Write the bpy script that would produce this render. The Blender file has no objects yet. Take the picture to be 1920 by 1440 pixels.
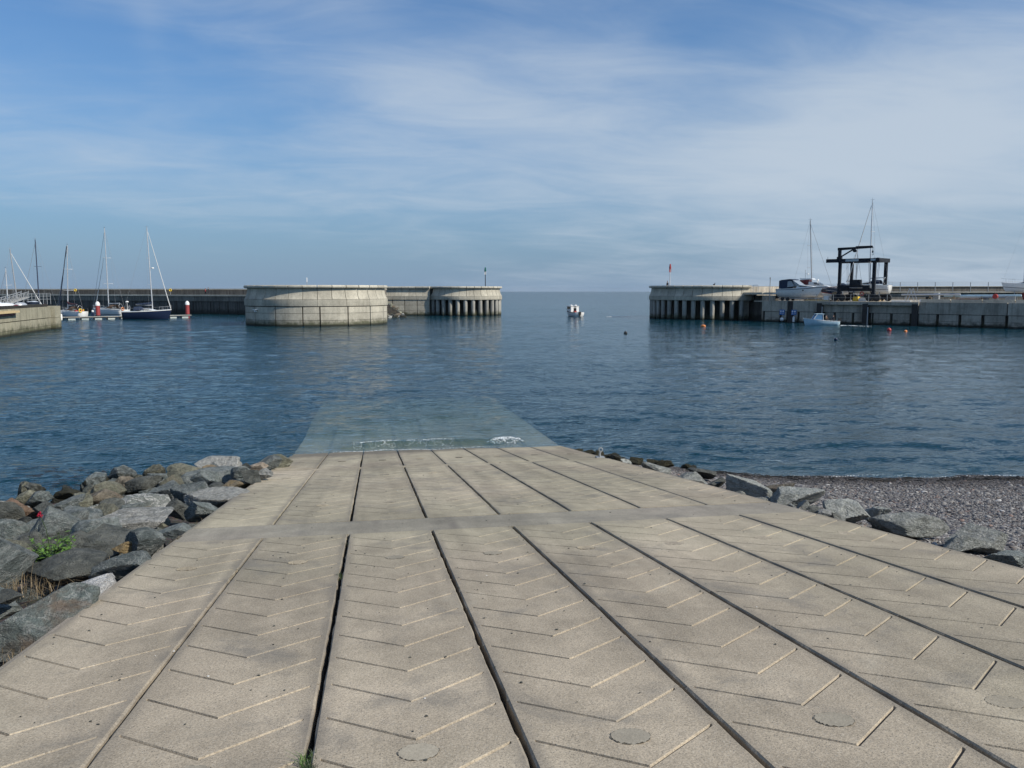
import bpy, bmesh, math, random
import numpy as np
from mathutils import Vector, Matrix, noise as mnoise

random.seed(7)
rng = np.random.default_rng(7)
SC = bpy.context.scene
COL = SC.collection
R = math.radians
PI = math.pi

# ------------------------------------------------------------------ camera
F, CX, CY = 1540.0, 960.0, 720.0
PITCH, AZ = R(6.494), R(9.659)
H = 5.852                      # camera height above the water (z = 0)
TS = 1 / 7.905                 # slope of the slipway
YW = 30.05                     # where the slipway plane meets the water
cam_d = bpy.data.cameras.new('camera')
cam_d.lens = F / 1920 * 36
cam_d.sensor_width = 36
cam_d.clip_start = 0.05
cam_d.clip_end = 30000
cam = bpy.data.objects.new('camera', cam_d)
COL.objects.link(cam)
cam.location = (0, 0, H)
cam.rotation_euler = (R(90) - PITCH, 0, -AZ)
SC.camera = cam

# ------------------------------------------------------------------ light
SUN_AZ, SUN_EL = R(117) + AZ, R(38.5)     # azimuth clockwise from +Y
sun_dir = Vector((math.sin(SUN_AZ) * math.cos(SUN_EL), math.cos(SUN_AZ) * math.cos(SUN_EL), math.sin(SUN_EL)))
sd = bpy.data.lights.new('sun', 'SUN')
sd.energy = 4.8
sd.angle = R(0.53)
sd.color = (1.0, 0.93, 0.82)
sun = bpy.data.objects.new('sun', sd)
COL.objects.link(sun)
sun.location = sun_dir * 60
sun.rotation_euler = sun_dir.to_track_quat('Z', 'Y').to_euler()

SC.view_settings.view_transform = 'Standard'
SC.view_settings.look = 'None'
SC.view_settings.exposure = 0.0
SC.view_settings.gamma = 1
SC.view_settings.use_curve_mapping = False
SC.cycles.use_denoising = True
SC.cycles.max_bounces = 8
SC.cycles.transparent_max_bounces = 12
SC.cycles.caustics_reflective = False
SC.cycles.caustics_refractive = False
SC.cycles.sample_clamp_indirect = 4


# ------------------------------------------------------------------ node helper
class NT:
    def __init__(self, nt):
        self.nt = nt

    def n(self, typ, **kw):
        nd = self.nt.nodes.new(typ)
        for k, v in kw.items():
            if k[0] == 'i' and k[1:].isdigit():
                self.set(nd.inputs[int(k[1:])], v)
            elif k.startswith('in_'):
                self.set(nd.inputs[k[3:].replace('_', ' ')], v)
            else:
                setattr(nd, k, v)
        return nd

    def set(self, sock, v):
        if isinstance(v, bpy.types.NodeSocket):
            self.nt.links.new(v, sock)
        elif isinstance(v, bpy.types.Node):
            self.nt.links.new(v.outputs[0], sock)
        else:
            sock.default_value = v

    def m(self, op, a, b=0.0, c=None, clamp=False):
        nd = self.n('ShaderNodeMath', operation=op, use_clamp=clamp, i0=a, i1=b)
        if c is not None:
            self.set(nd.inputs[2], c)
        return nd.outputs[0]

    def mix(self, f, a, b, blend='MIX'):
        nd = self.n('ShaderNodeMix', data_type='RGBA', blend_type=blend)
        self.set(nd.inputs[0], f)
        self.set(nd.inputs[6], a)
        self.set(nd.inputs[7], b)
        return nd.outputs[2]

    def ramp(self, f, lo, hi, a=0.0, b=1.0, smooth=True):
        nd = self.n('ShaderNodeMapRange', i0=f, i1=lo, i2=hi, i3=a, i4=b)
        nd.interpolation_type = 'SMOOTHSTEP' if smooth else 'LINEAR'
        return nd.outputs[0]

    def noise(self, vec, scale, detail=3, rough=0.55, dist=0.0):
        nd = self.n('ShaderNodeTexNoise')
        self.set(nd.inputs['Scale'], scale)
        nd.inputs['Detail'].default_value = detail
        nd.inputs['Roughness'].default_value = rough
        nd.inputs['Distortion'].default_value = dist
        if vec is not None:
            self.set(nd.inputs['Vector'], vec)
        return nd.outputs['Fac']

    def vor(self, vec, scale, feature='F1'):
        nd = self.n('ShaderNodeTexVoronoi', feature=feature)
        nd.inputs['Scale'].default_value = scale
        if vec is not None:
            self.set(nd.inputs['Vector'], vec)
        return nd

    def scale(self, vec, s):
        nd = self.n('ShaderNodeVectorMath', operation='MULTIPLY')
        self.set(nd.inputs[0], vec)
        nd.inputs[1].default_value = s
        return nd.outputs[0]


def rgb(c):
    return (c[0], c[1], c[2], 1.0)


# ------------------------------------------------------------------ world: sky with thin cloud
def px_dir(px, py):
    x, y = (px - CX) / F, -(py - CY) / F
    fw, up = math.cos(PITCH) + y * math.sin(PITCH), y * math.cos(PITCH) - math.sin(PITCH)
    v = Vector((x * math.cos(AZ) + fw * math.sin(AZ), -x * math.sin(AZ) + fw * math.cos(AZ), up))
    return v.normalized()


world = bpy.data.worlds.new('World')
SC.world = world
world.use_nodes = True
w = NT(world.node_tree)
world.node_tree.nodes.clear()
SKY = 0.10
geo = w.n('ShaderNodeTexCoord')
dvec = geo.outputs['Generated']
sep = w.n('ShaderNodeSeparateXYZ', i0=dvec)
zc_ = w.m('MAXIMUM', sep.outputs[2], 0.004)
comb = w.n('ShaderNodeCombineXYZ', i0=sep.outputs[0], i1=sep.outputs[1], i2=zc_)
sky = w.n('ShaderNodeTexSky', sky_type='NISHITA')
sky.sun_disc = False
sky.sun_elevation = SUN_EL
sky.sun_rotation = SUN_AZ
sky.altitude = 0
sky.air_density = 1.0
sky.dust_density = 1.0
sky.ozone_density = 3.0
w.set(sky.inputs[0], comb)
skyc = w.mix(1.0, sky.outputs[0], (0.56, 0.925, 1.22, 1), 'MULTIPLY')
# marine haze low down
el = zc_
hz = w.m('POWER', w.m('SUBTRACT', 1.0, w.m('MINIMUM', w.m('DIVIDE', el, 0.34), 1.0)), 1.6)
skyc = w.mix(w.m('MULTIPLY', hz, 0.92), skyc, (0.216 / SKY, 0.322 / SKY, 0.470 / SKY, 1))
# cloud sheet seen in perspective
den = w.m('ADD', el, 0.16)
px_ = w.m('DIVIDE', sep.outputs[0], den)
py_ = w.m('DIVIDE', sep.outputs[1], den)
pv = w.n('ShaderNodeCombineXYZ', i0=px_, i1=py_, i2=0.0)
n1 = w.noise(w.scale(pv, (1.0, 1.2, 1)), 0.85, 5, 0.52, 0.3)
n2 = w.noise(w.scale(pv, (0.7, 1.35, 1)), 2.3, 7, 0.62, 0.7)
bias = None
for (bx, by, sx, sy, amp) in [(960, 165, 330, 85, 0.13), (800, 150, 120, 60, .08), (1830, 110, 250, 110, 0.17), (1690, 262, 170, 34, 0.16), (1450, 230, 420, 75, 0.12),
                              (1250, 330, 500, 60, 0.14), (640, 15, 130, 40, .03), (150, 310, 260, 45, .10), (1200, 160, 120, 50, .06),
                              (1500, 90, 120, 60, -.03), (1300, 80, 120, 60, -.05), (200, 120, 260, 110, -.10), (330, 500, 520, 80, -.22), (1760, 420, 330, 130, .22), (1100, 110, 90, 30, .07), (690, 20, 60, 45, .03), (800, 30, 110, 40, -.06), (280, 60, 25, 60, .08), (780, 40, 120, 30, -.05)]:
    d0 = px_dir(bx, by)
    dx = (px_dir(bx + 5, by) - px_dir(bx - 5, by)).normalized()
    dy = (px_dir(bx, by - 5) - px_dir(bx, by + 5)).normalized()
    sub = w.n('ShaderNodeVectorMath', operation='SUBTRACT', i0=dvec, i1=tuple(d0)).outputs[0]
    a = w.n('ShaderNodeVectorMath', operation='DOT_PRODUCT', i0=sub, i1=tuple(dx * (F / sx))).outputs['Value']
    b = w.n('ShaderNodeVectorMath', operation='DOT_PRODUCT', i0=sub, i1=tuple(dy * (F / sy))).outputs['Value']
    r2 = w.m('ADD', w.m('MULTIPLY', a, a), w.m('MULTIPLY', b, b))
    g = w.m('MULTIPLY', w.m('EXPONENT', w.m('MULTIPLY', r2, -0.7)), amp)
    bias = g if bias is None else w.m('ADD', bias, g)
cl = w.m('ADD', w.m('ADD', w.m('MULTIPLY', n1, 0.58), w.m('MULTIPLY', n2, 0.46)), bias)
mask = w.ramp(cl, 0.34, 0.98, 0.06, 0.84)
skyc = w.mix(mask, skyc, (0.55 / SKY, 0.63 / SKY, 0.72 / SKY, 1))
bg = w.n('ShaderNodeBackground', i0=skyc, i1=SKY)
wo = w.n('ShaderNodeOutputWorld')
world.node_tree.links.new(bg.outputs[0], wo.inputs[0])


# ------------------------------------------------------------------ geometry helpers
def at(px, py, D):
    """world point seen at photo pixel (px,py) at horizontal distance D ahead of the camera"""
    x, y = (px - CX) / F, -(py - CY) / F
    fw, up = math.cos(PITCH) + y * math.sin(PITCH), y * math.cos(PITCH) - math.sin(PITCH)
    X, Y, Z = x * D / fw, D, H + D * up / fw
    return Vector((X * math.cos(AZ) + Y * math.sin(AZ), -X * math.sin(AZ) + Y * math.cos(AZ), Z))


def on(px, py, fz):
    """world point where the ray through (px,py) meets the surface z = fz(x,y)"""
    d = px_dir(px, py)
    t, z = 1.0, 0
    for t in np.arange(1.0, 400, 0.05):
        x, y, z = d.x * t, d.y * t, H + d.z * t
        if z <= fz(x, y):
            return Vector((x, y, z))
    return Vector((d.x * t, d.y * t, z))


def wat(px, py):
    return on(px, py, lambda x, y: 0.0) if py > 700 else at(px, py, H / math.tan(-math.asin(px_dir(px, py).z)) * 1.0) if False else _wat(px, py)


def _wat(px, py):
    d = px_dir(px, py)
    t = -H / d.z
    return Vector((d.x * t, d.y * t, 0))


def dist(p):
    """horizontal distance ahead of the camera"""
    return p.x * math.sin(AZ) + p.y * math.cos(AZ)


class MB:
    def __init__(self):
        self.v, self.f = [], []

    def add(self, vs, fs):
        o = len(self.v)
        self.v += [tuple(x) for x in vs]
        self.f += [tuple(i + o for i in f) for f in fs]
        return self

    def box(self, c, s, rz=0.0, M=None):
        x, y, z = s[0] / 2, s[1] / 2, s[2] / 2
        vs = [Vector((a * x, b * y, c_ * z)) for a in (-1, 1) for b in (-1, 1) for c_ in (-1, 1)]
        m = M if M is not None else Matrix.Rotation(rz, 3, 'Z')
        vs = [m @ v + Vector(c) for v in vs]
        return self.add(vs, [(0, 1, 3, 2), (4, 6, 7, 5), (0, 4, 5, 1), (2, 3, 7, 6), (0, 2, 6, 4), (1, 5, 7, 3)])

    def bar(self, a, b, wx, wz):
        """rectangular bar from a to b"""
        a, b = Vector(a), Vector(b)
        d = (b - a)
        L = d.length
        q = d.to_track_quat('X', 'Z').to_matrix()
        return self.box((a + b) / 2, (L, wx, wz), M=q)

    def tube(self, pts, r, n=6, cap=True):
        pts = [Vector(p) for p in pts]
        rs = r if isinstance(r, (list, tuple)) else [r] * len(pts)
        rings = []
        for i, p in enumerate(pts):
            t = (pts[min(i + 1, len(pts) - 1)] - pts[max(i - 1, 0)]).normalized()
            u = t.orthogonal().normalized() if i == 0 else (u - t * u.dot(t)).normalized()
            vv = t.cross(u)
            rings.append([p + (u * math.cos(2 * PI * k / n) + vv * math.sin(2 * PI * k / n)) * rs[i] for k in range(n)])
        vs = [v for rg in rings for v in rg]
        fs = []
        for i in range(len(rings) - 1):
            for k in range(n):
                fs.append((i * n + k, i * n + (k + 1) % n, (i + 1) * n + (k + 1) % n, (i + 1) * n + k))
        if cap:
            fs.append(tuple(range(n))[::-1])
            fs.append(tuple((len(rings) - 1) * n + k for k in range(n)))
        return self.add(vs, fs)

    def lathe(self, prof, n=14, c=(0, 0, 0)):
        vs, fs = [], []
        for r, z in prof:
            for k in range(n):
                vs.append((c[0] + r * math.cos(2 * PI * k / n), c[1] + r * math.sin(2 * PI * k / n), c[2] + z))
        m = len(prof)
        for i in range(m - 1):
            for k in range(n):
                fs.append((i * n + k, i * n + (k + 1) % n, (i + 1) * n + (k + 1) % n, (i + 1) * n + k))
        fs.append(tuple(range(n))[::-1])
        fs.append(tuple((m - 1) * n + k for k in range(n)))
        return self.add(vs, fs)

    def ball(self, c, s, n=10, m=6):
        s = (s, s, s) if not isinstance(s, (tuple, list)) else s
        prof = [(math.sin(PI * (i + .001) / m * .9995), -math.cos(PI * (i + .001) / m * .9995)) for i in range(m + 1)]
        vs, fs = [], []
        for r, z in prof:
            for k in range(n):
                vs.append((c[0] + s[0] * r * math.cos(2 * PI * k / n), c[1] + s[1] * r * math.sin(2 * PI * k / n), c[2] + s[2] * z))
        for i in range(m):
            for k in range(n):
                fs.append((i * n + k, i * n + (k + 1) % n, (i + 1) * n + (k + 1) % n, (i + 1) * n + k))
        return self.add(vs, fs)

    def prism(self, poly, y0, y1, axis='y'):
        """polygon in the x-z plane extruded along y (or x-y plane along z)"""
        n = len(poly)
        if axis == 'y':
            vs = [(p[0], y0, p[1]) for p in poly] + [(p[0], y1, p[1]) for p in poly]
        elif axis == 'z':
            vs = [(p[0], p[1], y0) for p in poly] + [(p[0], p[1], y1) for p in poly]
        else:
            vs = [(y0, p[0], p[1]) for p in poly] + [(y1, p[0], p[1]) for p in poly]
        fs = [(i, (i + 1) % n, n + (i + 1) % n, n + i) for i in range(n)] + [tuple(range(n))[::-1], tuple(range(n, 2 * n))]
        return self.add(vs, fs)

    def arc(self, prof, a0, a1, n=3):
        """closed profile (r,z) swept round the axis from a0 to a1; a=0 faces -y, positive to +x"""
        m = len(prof)
        vs, fs = [], []
        for i in range(n + 1):
            a = a0 + (a1 - a0) * i / n
            for r, z in prof:
                vs.append((r * math.sin(a), -r * math.cos(a), z))
        for i in range(n):
            for k in range(m):
                fs.append((i * m + k, i * m + (k + 1) % m, (i + 1) * m + (k + 1) % m, (i + 1) * m + k))
        fs.append(tuple(range(m)))
        fs.append(tuple(n * m + k for k in range(m))[::-1])
        return self.add(vs, fs)


def mesh_of(mb, mat, smooth=False, name='m'):
    me = bpy.data.meshes.new(name)
    me.from_pydata(mb.v, [], mb.f)
    bm = bmesh.new()
    bm.from_mesh(me)
    bmesh.ops.recalc_face_normals(bm, faces=bm.faces)
    bm.to_mesh(me)
    bm.free()
    if smooth:
        me.polygons.foreach_set('use_smooth', [True] * len(me.polygons))
        if smooth != 'all':
            try:
                me.set_sharp_from_angle(angle=R(40))
            except Exception:
                pass
    me.materials.append(mat)
    return me


def tag(o, label=None, cat=None, group=None, kind=None):
    if label: o['label'] = label
    if cat: o['category'] = cat
    if group: o['group'] = group
    if kind: o['kind'] = kind
    return o


def obj(name, mb, mat, parent=None, smooth=False, label=None, kind=None):
    me = mb if isinstance(mb, bpy.types.Mesh) else mesh_of(mb, mat, smooth, name)
    o = bpy.data.objects.new(name, me)
    COL.objects.link(o)
    if parent is not None:
        o.parent = parent
    return tag(o, label, None, None, kind)


def thing(name, label, cat, loc=(0, 0, 0), rz=0.0, group=None, kind=None):
    o = bpy.data.objects.new(name, None)
    o.empty_display_size = 0.3
    COL.objects.link(o)
    o.location = loc
    o.rotation_euler = (0, 0, rz)
    return tag(o, label, cat, group, kind)


def copy_tree(o, parent=None):
    c = o.copy()
    COL.objects.link(c)
    c.parent = parent
    for ch in list(o.children):
        copy_tree(ch, c)
    return c


def crot(a):
    """rotation that points local +x along an angle a (ccw) from camera-right"""
    return a - AZ


# ------------------------------------------------------------------ materials
def principled(name, col=None, rough=0.6, metal=0.0, spec=0.5):
    m = bpy.data.materials.new(name)
    m.use_nodes = True
    t = NT(m.node_tree)
    bs = m.node_tree.nodes['Principled BSDF']
    bs.inputs['Roughness'].default_value = rough
    bs.inputs['Metallic'].default_value = metal
    bs.inputs['Specular IOR Level'].default_value = spec
    if col is not None:
        bs.inputs['Base Color'].default_value = rgb(col)
    return m, t, bs


def paint(name, col, rough=0.45, var=0.12, metal=0.0, scale=3.0):
    """painted or plastic surface with slight uneven wear"""
    m, t, bs = principled(name, col, rough, metal)
    pos = t.n('ShaderNodeTexCoord').outputs['Object']
    n = t.noise(pos, scale, 4)
    f = t.ramp(n, 0.3, 0.7, 1 - var, 1 + var * .4)
    t.set(bs.inputs['Base Color'], t.mix(1.0, rgb(col), t.n('ShaderNodeCombineColor', i0=f, i1=f, i2=f), 'MULTIPLY'))
    t.set(bs.inputs['Roughness'], t.ramp(n, 0.2, 0.8, rough * .8, min(1, rough * 1.3)))
    return m


def concrete(name, col, grain=14.0, algae=None, streak=0.25, bump=0.02, dark=(0.55, 0.5, 0.42), rnd=0.12, blotch=0.35):
    m, t, bs = principled(name, col, 0.9, 0, 0.25)
    pos = t.n('ShaderNodeNewGeometry').outputs['Position']
    big = t.noise(pos, blotch, 5, 0.6)
    mid = t.noise(pos, blotch * 7, 4, 0.6)
    fine = t.noise(pos, grain, 3, 0.6)
    st = t.noise(t.scale(pos, (1.6, 1.6, 0.12)), 1.3, 4, 0.65)
    oi = t.n('ShaderNodeObjectInfo').outputs['Random']
    f = t.m('MULTIPLY', t.ramp(big, 0.3, 0.7, 0.82, 1.12), t.ramp(mid, 0.25, 0.75, 0.88, 1.08))
    f = t.m('MULTIPLY', f, t.ramp(fine, 0.25, 0.75, 0.90, 1.08))
    f = t.m('MULTIPLY', f, t.ramp(st, 0.42, 0.72, 1.0, 1.0 - streak))
    f = t.m('MULTIPLY', f, t.ramp(oi, 0, 1, 1 - rnd, 1 + rnd * .5, smooth=False))
    c = t.mix(1.0, rgb(col), t.n('ShaderNodeCombineColor', i0=f, i1=f, i2=f), 'MULTIPLY')
    c = t.mix(t.ramp(mid, 0.55, 0.8, 0, 0.35), c, rgb([a * b for a, b in zip(col, dark)]))
    if algae:
        z = t.n('ShaderNodeSeparateXYZ', i0=pos).outputs[2]
        zz = t.m('ADD', z, t.ramp(t.noise(pos, 0.9, 4, 0.7), 0.25, 0.75, -0.55, 0.55, smooth=False))
        c = t.mix(t.ramp(zz, algae[0], algae[1], 0.9, 0.0), c, rgb(algae[2]))
        wet = t.ramp(z, 0.15, 0.4, 0.85, 0.0)
        c = t.mix(wet, c, (0.018, 0.02, 0.016, 1))
    t.set(bs.inputs['Base Color'], c)
    hb = t.m('ADD', fine, t.m('MULTIPLY', mid, 2.0))
    b = t.n('ShaderNodeBump', i0=0.5, i1=bump, in_Height=hb)
    t.set(bs.inputs['Normal'], b)
    return m


def slip_concrete(name, col, groove=False):
    m, t, bs = principled(name, col, 0.88, 0, 0.3)
    pos = t.n('ShaderNodeNewGeometry').outputs['Position']
    oi = t.n('ShaderNodeObjectInfo').outputs['Random']
    big = t.noise(pos, 0.30, 5, 0.62)
    mid = t.noise(pos, 1.9, 5, 0.62, 0.3)
    stk = t.noise(t.scale(pos, (2.6, 0.35, 1)), 1.2, 5, 0.62)
    fine = t.noise(pos, 75, 2, 0.7)
    vo = t.vor(pos, 85)
    sp = t.n('ShaderNodeSeparateXYZ', i0=pos)
    f = t.m('MULTIPLY', t.ramp(big, 0.3, 0.7, 0.80, 1.15), t.ramp(mid, 0.25, 0.75, 0.85, 1.12))
    f = t.m('MULTIPLY', f, t.ramp(stk, 0.35, 0.75, 1.05, 0.88))
    f = t.m('MULTIPLY', f, t.ramp(oi, 0, 1, 0.86, 1.07, smooth=False))
    trk = t.noise(t.scale(pos, (1.9, 0.05, 1)), 1.0, 3, 0.5)
    f = t.m('MULTIPLY', f, t.ramp(trk, 0.50, 0.72, 1.03, 0.84))
    f = t.m('MULTIPLY', f, t.ramp(fine, 0.32, 0.68, 0.76, 1.20))
    c = t.mix(1.0, rgb(col), t.n('ShaderNodeCombineColor', i0=f, i1=f, i2=f), 'MULTIPLY')
    # warm and purplish drifts of tint
    hue = t.noise(pos, 0.16, 3, 0.5)
    c = t.mix(t.ramp(hue, 0.40, 0.66, 0, 0.5), c, t.mix(1.0, c, (1.03, 0.945, 1.02, 1), 'MULTIPLY'))
    # exposed aggregate: separate grains of darker and paler stone
    gr = t.n('ShaderNodeSeparateColor', i0=vo.outputs['Color'])
    dk = t.m('MULTIPLY', t.m('GREATER_THAN', gr.outputs[0], 0.80), t.ramp(vo.outputs['Distance'], 0.30, 0.48, 1, 0))
    pl = t.m('MULTIPLY', t.m('GREATER_THAN', gr.outputs[1], 0.86), t.ramp(vo.outputs['Distance'], 0.30, 0.48, 1, 0))
    c = t.mix(t.m('MULTIPLY', dk, t.ramp(mid, 0.3, 0.7, 0.25, 0.6)), c, (0.085, 0.075, 0.068, 1))
    c = t.mix(t.m('MULTIPLY', pl, 0.45), c, (0.52, 0.48, 0.41, 1))
    # pits and dirt stains
    pit = t.noise(pos, 21, 3, 0.6)
    c = t.mix(t.ramp(pit, 0.66, 0.76, 0, 0.55), c, (0.10, 0.09, 0.08, 1))
    stn = t.noise(pos, 0.85, 6, 0.7, 0.6)
    c = t.mix(t.ramp(stn, 0.50, 0.72, 0, 0.58), c, (0.15, 0.142, 0.128, 1))
    pale = t.noise(pos, 0.62, 6, 0.66, 0.9)
    c = t.mix(t.ramp(pale, 0.58, 0.80, 0, 0.40), c, (0.47, 0.43, 0.34, 1))
    rst = t.noise(t.scale(pos, (1.0, 0.5, 1)), 2.7, 5, 0.6, 0.4)
    c = t.mix(t.ramp(rst, 0.70, 0.80, 0, 0.30), c, (0.23, 0.15, 0.09, 1))
    ox = t.n('ShaderNodeSeparateXYZ', i0=t.n('ShaderNodeTexCoord').outputs['Object']).outputs[0]
    edge = t.m('MINIMUM', t.m('ABSOLUTE', ox), t.m('ABSOLUTE', t.m('SUBTRACT', 1.195, ox)))
    ed = t.m('MULTIPLY', t.ramp(edge, 0.0, 0.13, 1, 0), t.ramp(mid, 0.35, 0.65, 0.1, 0.75))
    c = t.mix(ed, c, (0.16, 0.142, 0.118, 1))
    # weed-slimed and wet below the splash line
    zz = t.m('ADD', sp.outputs[2], t.ramp(mid, 0.2, 0.8, -0.035, 0.035))
    c = t.mix(t.m('MULTIPLY', t.ramp(t.m('ADD', zz, t.m('MULTIPLY', sp.outputs[0], 0.028)), 0.12, 0.24, 0.62, 0), t.ramp(zz, -0.12, -0.02, 0.0, 1)), c, (0.10, 0.092, 0.072, 1))
    c = t.mix(t.ramp(zz, -0.35, 0.0, 0.35, 0), c, (0.30, 0.30, 0.20, 1))
    t.set(bs.inputs['Base Color'], c)
    hb = t.m('ADD', t.m('MULTIPLY', fine, 0.6), t.m('ADD', t.m('MULTIPLY', dk, -0.35), t.m('MULTIPLY', pit, -0.9)))
    t.set(bs.inputs['Normal'], t.n('ShaderNodeBump', i0=0.55, i1=0.007, in_Height=hb))
    return m


def rock_mat(name, c1, c2, vein=0.0, rust=0.0, weed=0.0, lich=0.25):
    m, t, bs = principled(name, c1, 0.8, 0, 0.35)
    tc = t.n('ShaderNodeTexCoord').outputs['Object']
    oi = t.n('ShaderNodeObjectInfo')
    off = t.n('ShaderNodeVectorMath', operation='SCALE', i0=(37, 19, 53))
    t.set(off.inputs['Scale'], oi.outputs['Random'])
    p = t.n('ShaderNodeVectorMath', operation='ADD', i0=tc, i1=off.outputs[0]).outputs[0]
    a = t.noise(p, 2.2, 6, 0.65, 0.4)
    b = t.noise(p, 9.0, 5, 0.7)
    g = t.noise(p, 60, 2, 0.6)
    c = t.mix(t.ramp(a, 0.32, 0.68), rgb(c1), rgb(c2))
    f = t.m('MULTIPLY', t.ramp(b, 0.25, 0.75, 0.66, 1.28), t.ramp(g, 0.3, 0.7, 0.82, 1.15))
    f = t.m('MULTIPLY', f, t.ramp(oi.outputs['Random'], 0, 1, 0.78, 1.2, smooth=False))
    c = t.mix(1.0, c, t.n('ShaderNodeCombineColor', i0=f, i1=f, i2=f), 'MULTIPLY')
    if lich:
        l = t.noise(p, 5.5, 6, 0.75, 0.8)
        c = t.mix(t.ramp(l, 0.60, 0.72, 0, lich), c, (0.30, 0.31, 0.29, 1))
    if vein:
        v = t.noise(t.scale(p, (1, 1.6, 2.0)), 2.6, 6, 0.68, 0.7)
        k = t.m('ABSOLUTE', t.m('SUBTRACT', v, 0.5))
        c = t.mix(t.m('MULTIPLY', t.ramp(k, 0.0, 0.035, 1, 0), vein), c, (0.58, 0.57, 0.54, 1))
    if rust:
        r_ = t.noise(p, 1.5, 5, 0.6, 0.5)
        c = t.mix(t.ramp(r_, 0.50, 0.66, 0, rust), c, (0.20, 0.125, 0.075, 1))
    if weed:
        z = t.n('ShaderNodeSeparateXYZ', i0=t.n('ShaderNodeNewGeometry').outputs['Position']).outputs[2]
        zz = t.m('ADD', z, t.ramp(b, .2, .8, -.25, .25))
        c = t.mix(t.ramp(zz, 0.25, 0.8, weed, 0), c, (0.018, 0.017, 0.009, 1))
    t.set(bs.inputs['Base Color'], c)
    cr = t.noise(t.scale(p, (1.0, 1.0, 2.5)), 4.0, 7, 0.72, 0.6)
    hb = t.m('ADD', t.m('MULTIPLY', cr, 1.0), t.m('ADD', t.m('MULTIPLY', b, 0.5), t.m('MULTIPLY', g, 0.12)))
    t.set(bs.inputs['Normal'], t.n('ShaderNodeBump', i0=1.0, i1=0.16, in_Height=hb))
    return m


M = {}
M['slip'] = slip_concrete('slipway_concrete', (0.366, 0.322, 0.231))
M['strip'] = slip_concrete('cross_strip_concrete', (0.285, 0.260, 0.205))
M['groove'] = concrete('grit_filled_groove', (0.15, 0.13, 0.108), 60, bump=0.01)
M['slip_base'] = concrete('joint_dirt', (0.035, 0.032, 0.027), 30)
M['plug'] = concrete('mortar_patch', (0.255, 0.235, 0.195), 60, bump=0.006)
M['rim'] = concrete('rim_dirt', (0.12, 0.108, 0.088), 30)
ALG = (0.2, 1.35, (0.062, 0.066, 0.034))
M['pier'] = concrete('pale_pier_concrete', (0.48, 0.445, 0.36), 5, ALG, 0.16)
M['cope'] = concrete('pier_coping_concrete', (0.52, 0.485, 0.40), 5, None, 0.12)
M['pier_dark'] = concrete('recess_shade_concrete', (0.045, 0.043, 0.038), 5, ALG, 0.3)  # near-black colour carries the shade of joints, recesses and deck undersides
M['quay'] = concrete('grey_quay_concrete', (0.43, 0.385, 0.315), 5, (0.1, 0.9, (0.03, 0.032, 0.022)), 0.4)
M['oldwall'] = concrete('weathered_wall_concrete', (0.215, 0.195, 0.165), 5, (0.3, 1.3, (0.03, 0.03, 0.022)), 0.5)
M['oldwall_low'] = concrete('stained_wall_concrete', (0.12, 0.112, 0.10), 4, (0.5, 1.6, (0.022, 0.024, 0.02)), 0.6)
M['leftpier'] = concrete('yellowish_pier_concrete', (0.40, 0.37, 0.27), 5, ALG, 0.3)
M['pile'] = concrete('concrete_pile', (0.40, 0.385, 0.34), 5, ALG, 0.25)
M['rock_green'] = rock_mat('green_grey_rock', (0.105, 0.127, 0.122), (0.215, 0.238, 0.225), vein=0.25, weed=.9)
M['rock_dark'] = rock_mat('dark_rock', (0.077, 0.084, 0.077), (0.147, 0.151, 0.133), weed=.9, lich=.15)
M['rock_brown'] = rock_mat('brown_rock', (0.140, 0.123, 0.091), (0.238, 0.203, 0.154), rust=.55, weed=.9)
M['rock_red'] = rock_mat('rusty_rock', (0.241, 0.155, 0.109), (0.172, 0.144, 0.109), rust=.5, weed=.9)
M['rock_teal'] = rock_mat('teal_rusty_rock', (0.115, 0.144, 0.136), (0.184, 0.196, 0.178), vein=.3, rust=.6, lich=.25)
M['rock_pale'] = rock_mat('pale_grey_rock', (0.230, 0.236, 0.218), (0.356, 0.351, 0.322), vein=0.5, lich=.5)
M['rock_white'] = rock_mat('white_rock', (0.420, 0.420, 0.410), (0.560, 0.550, 0.530), lich=.2)
M['rock_pink'] = rock_mat('pinkish_rock', (0.360, 0.290, 0.220), (0.440, 0.370, 0.290), lich=.1)
M['rock_quartz'] = rock_mat('quartz_veined_rock', (0.126, 0.147, 0.133), (0.280, 0.294, 0.273), vein=1.0, lich=.5)
M['rock_olive'] = rock_mat('olive_rock', (0.168, 0.168, 0.119), (0.266, 0.259, 0.196), rust=.2, weed=.8)
M['rock_ochre'] = rock_mat('ochre_rock', (0.300, 0.220, 0.110), (0.240, 0.200, 0.140), rust=.3, lich=.1)
M['weed'] = rock_mat('seaweed_clad_rock', (0.022, 0.021, 0.010), (0.045, 0.040, 0.018), lich=0)
M['rock_beach'] = rock_mat('beach_rock', (0.238, 0.252, 0.231), (0.371, 0.378, 0.343), vein=.35, lich=.3, weed=.7)
M['white'] = paint('white_paint', (0.78, 0.78, 0.76), 0.35)
M['gelcoat'] = paint('white_gelcoat', (0.80, 0.80, 0.78), 0.22, 0.06)
M['navy'] = paint('navy_gelcoat', (0.012, 0.020, 0.05), 0.2, 0.1)
M['paleblue'] = paint('pale_blue_paint', (0.45, 0.62, 0.72), 0.4)
M['blueglass'] = paint('blue_tinted_panel', (0.10, 0.22, 0.38), 0.15)
M['canvas_blue'] = paint('dark_blue_canvas', (0.014, 0.028, 0.062), 0.8)
M['canvas_maroon'] = paint('maroon_canvas', (0.06, 0.018, 0.024), 0.8)
M['red'] = paint('red_paint', (0.36, 0.035, 0.03), 0.5)
M['redpile'] = paint('red_pile_paint', (0.30, 0.045, 0.045), 0.55)
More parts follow.
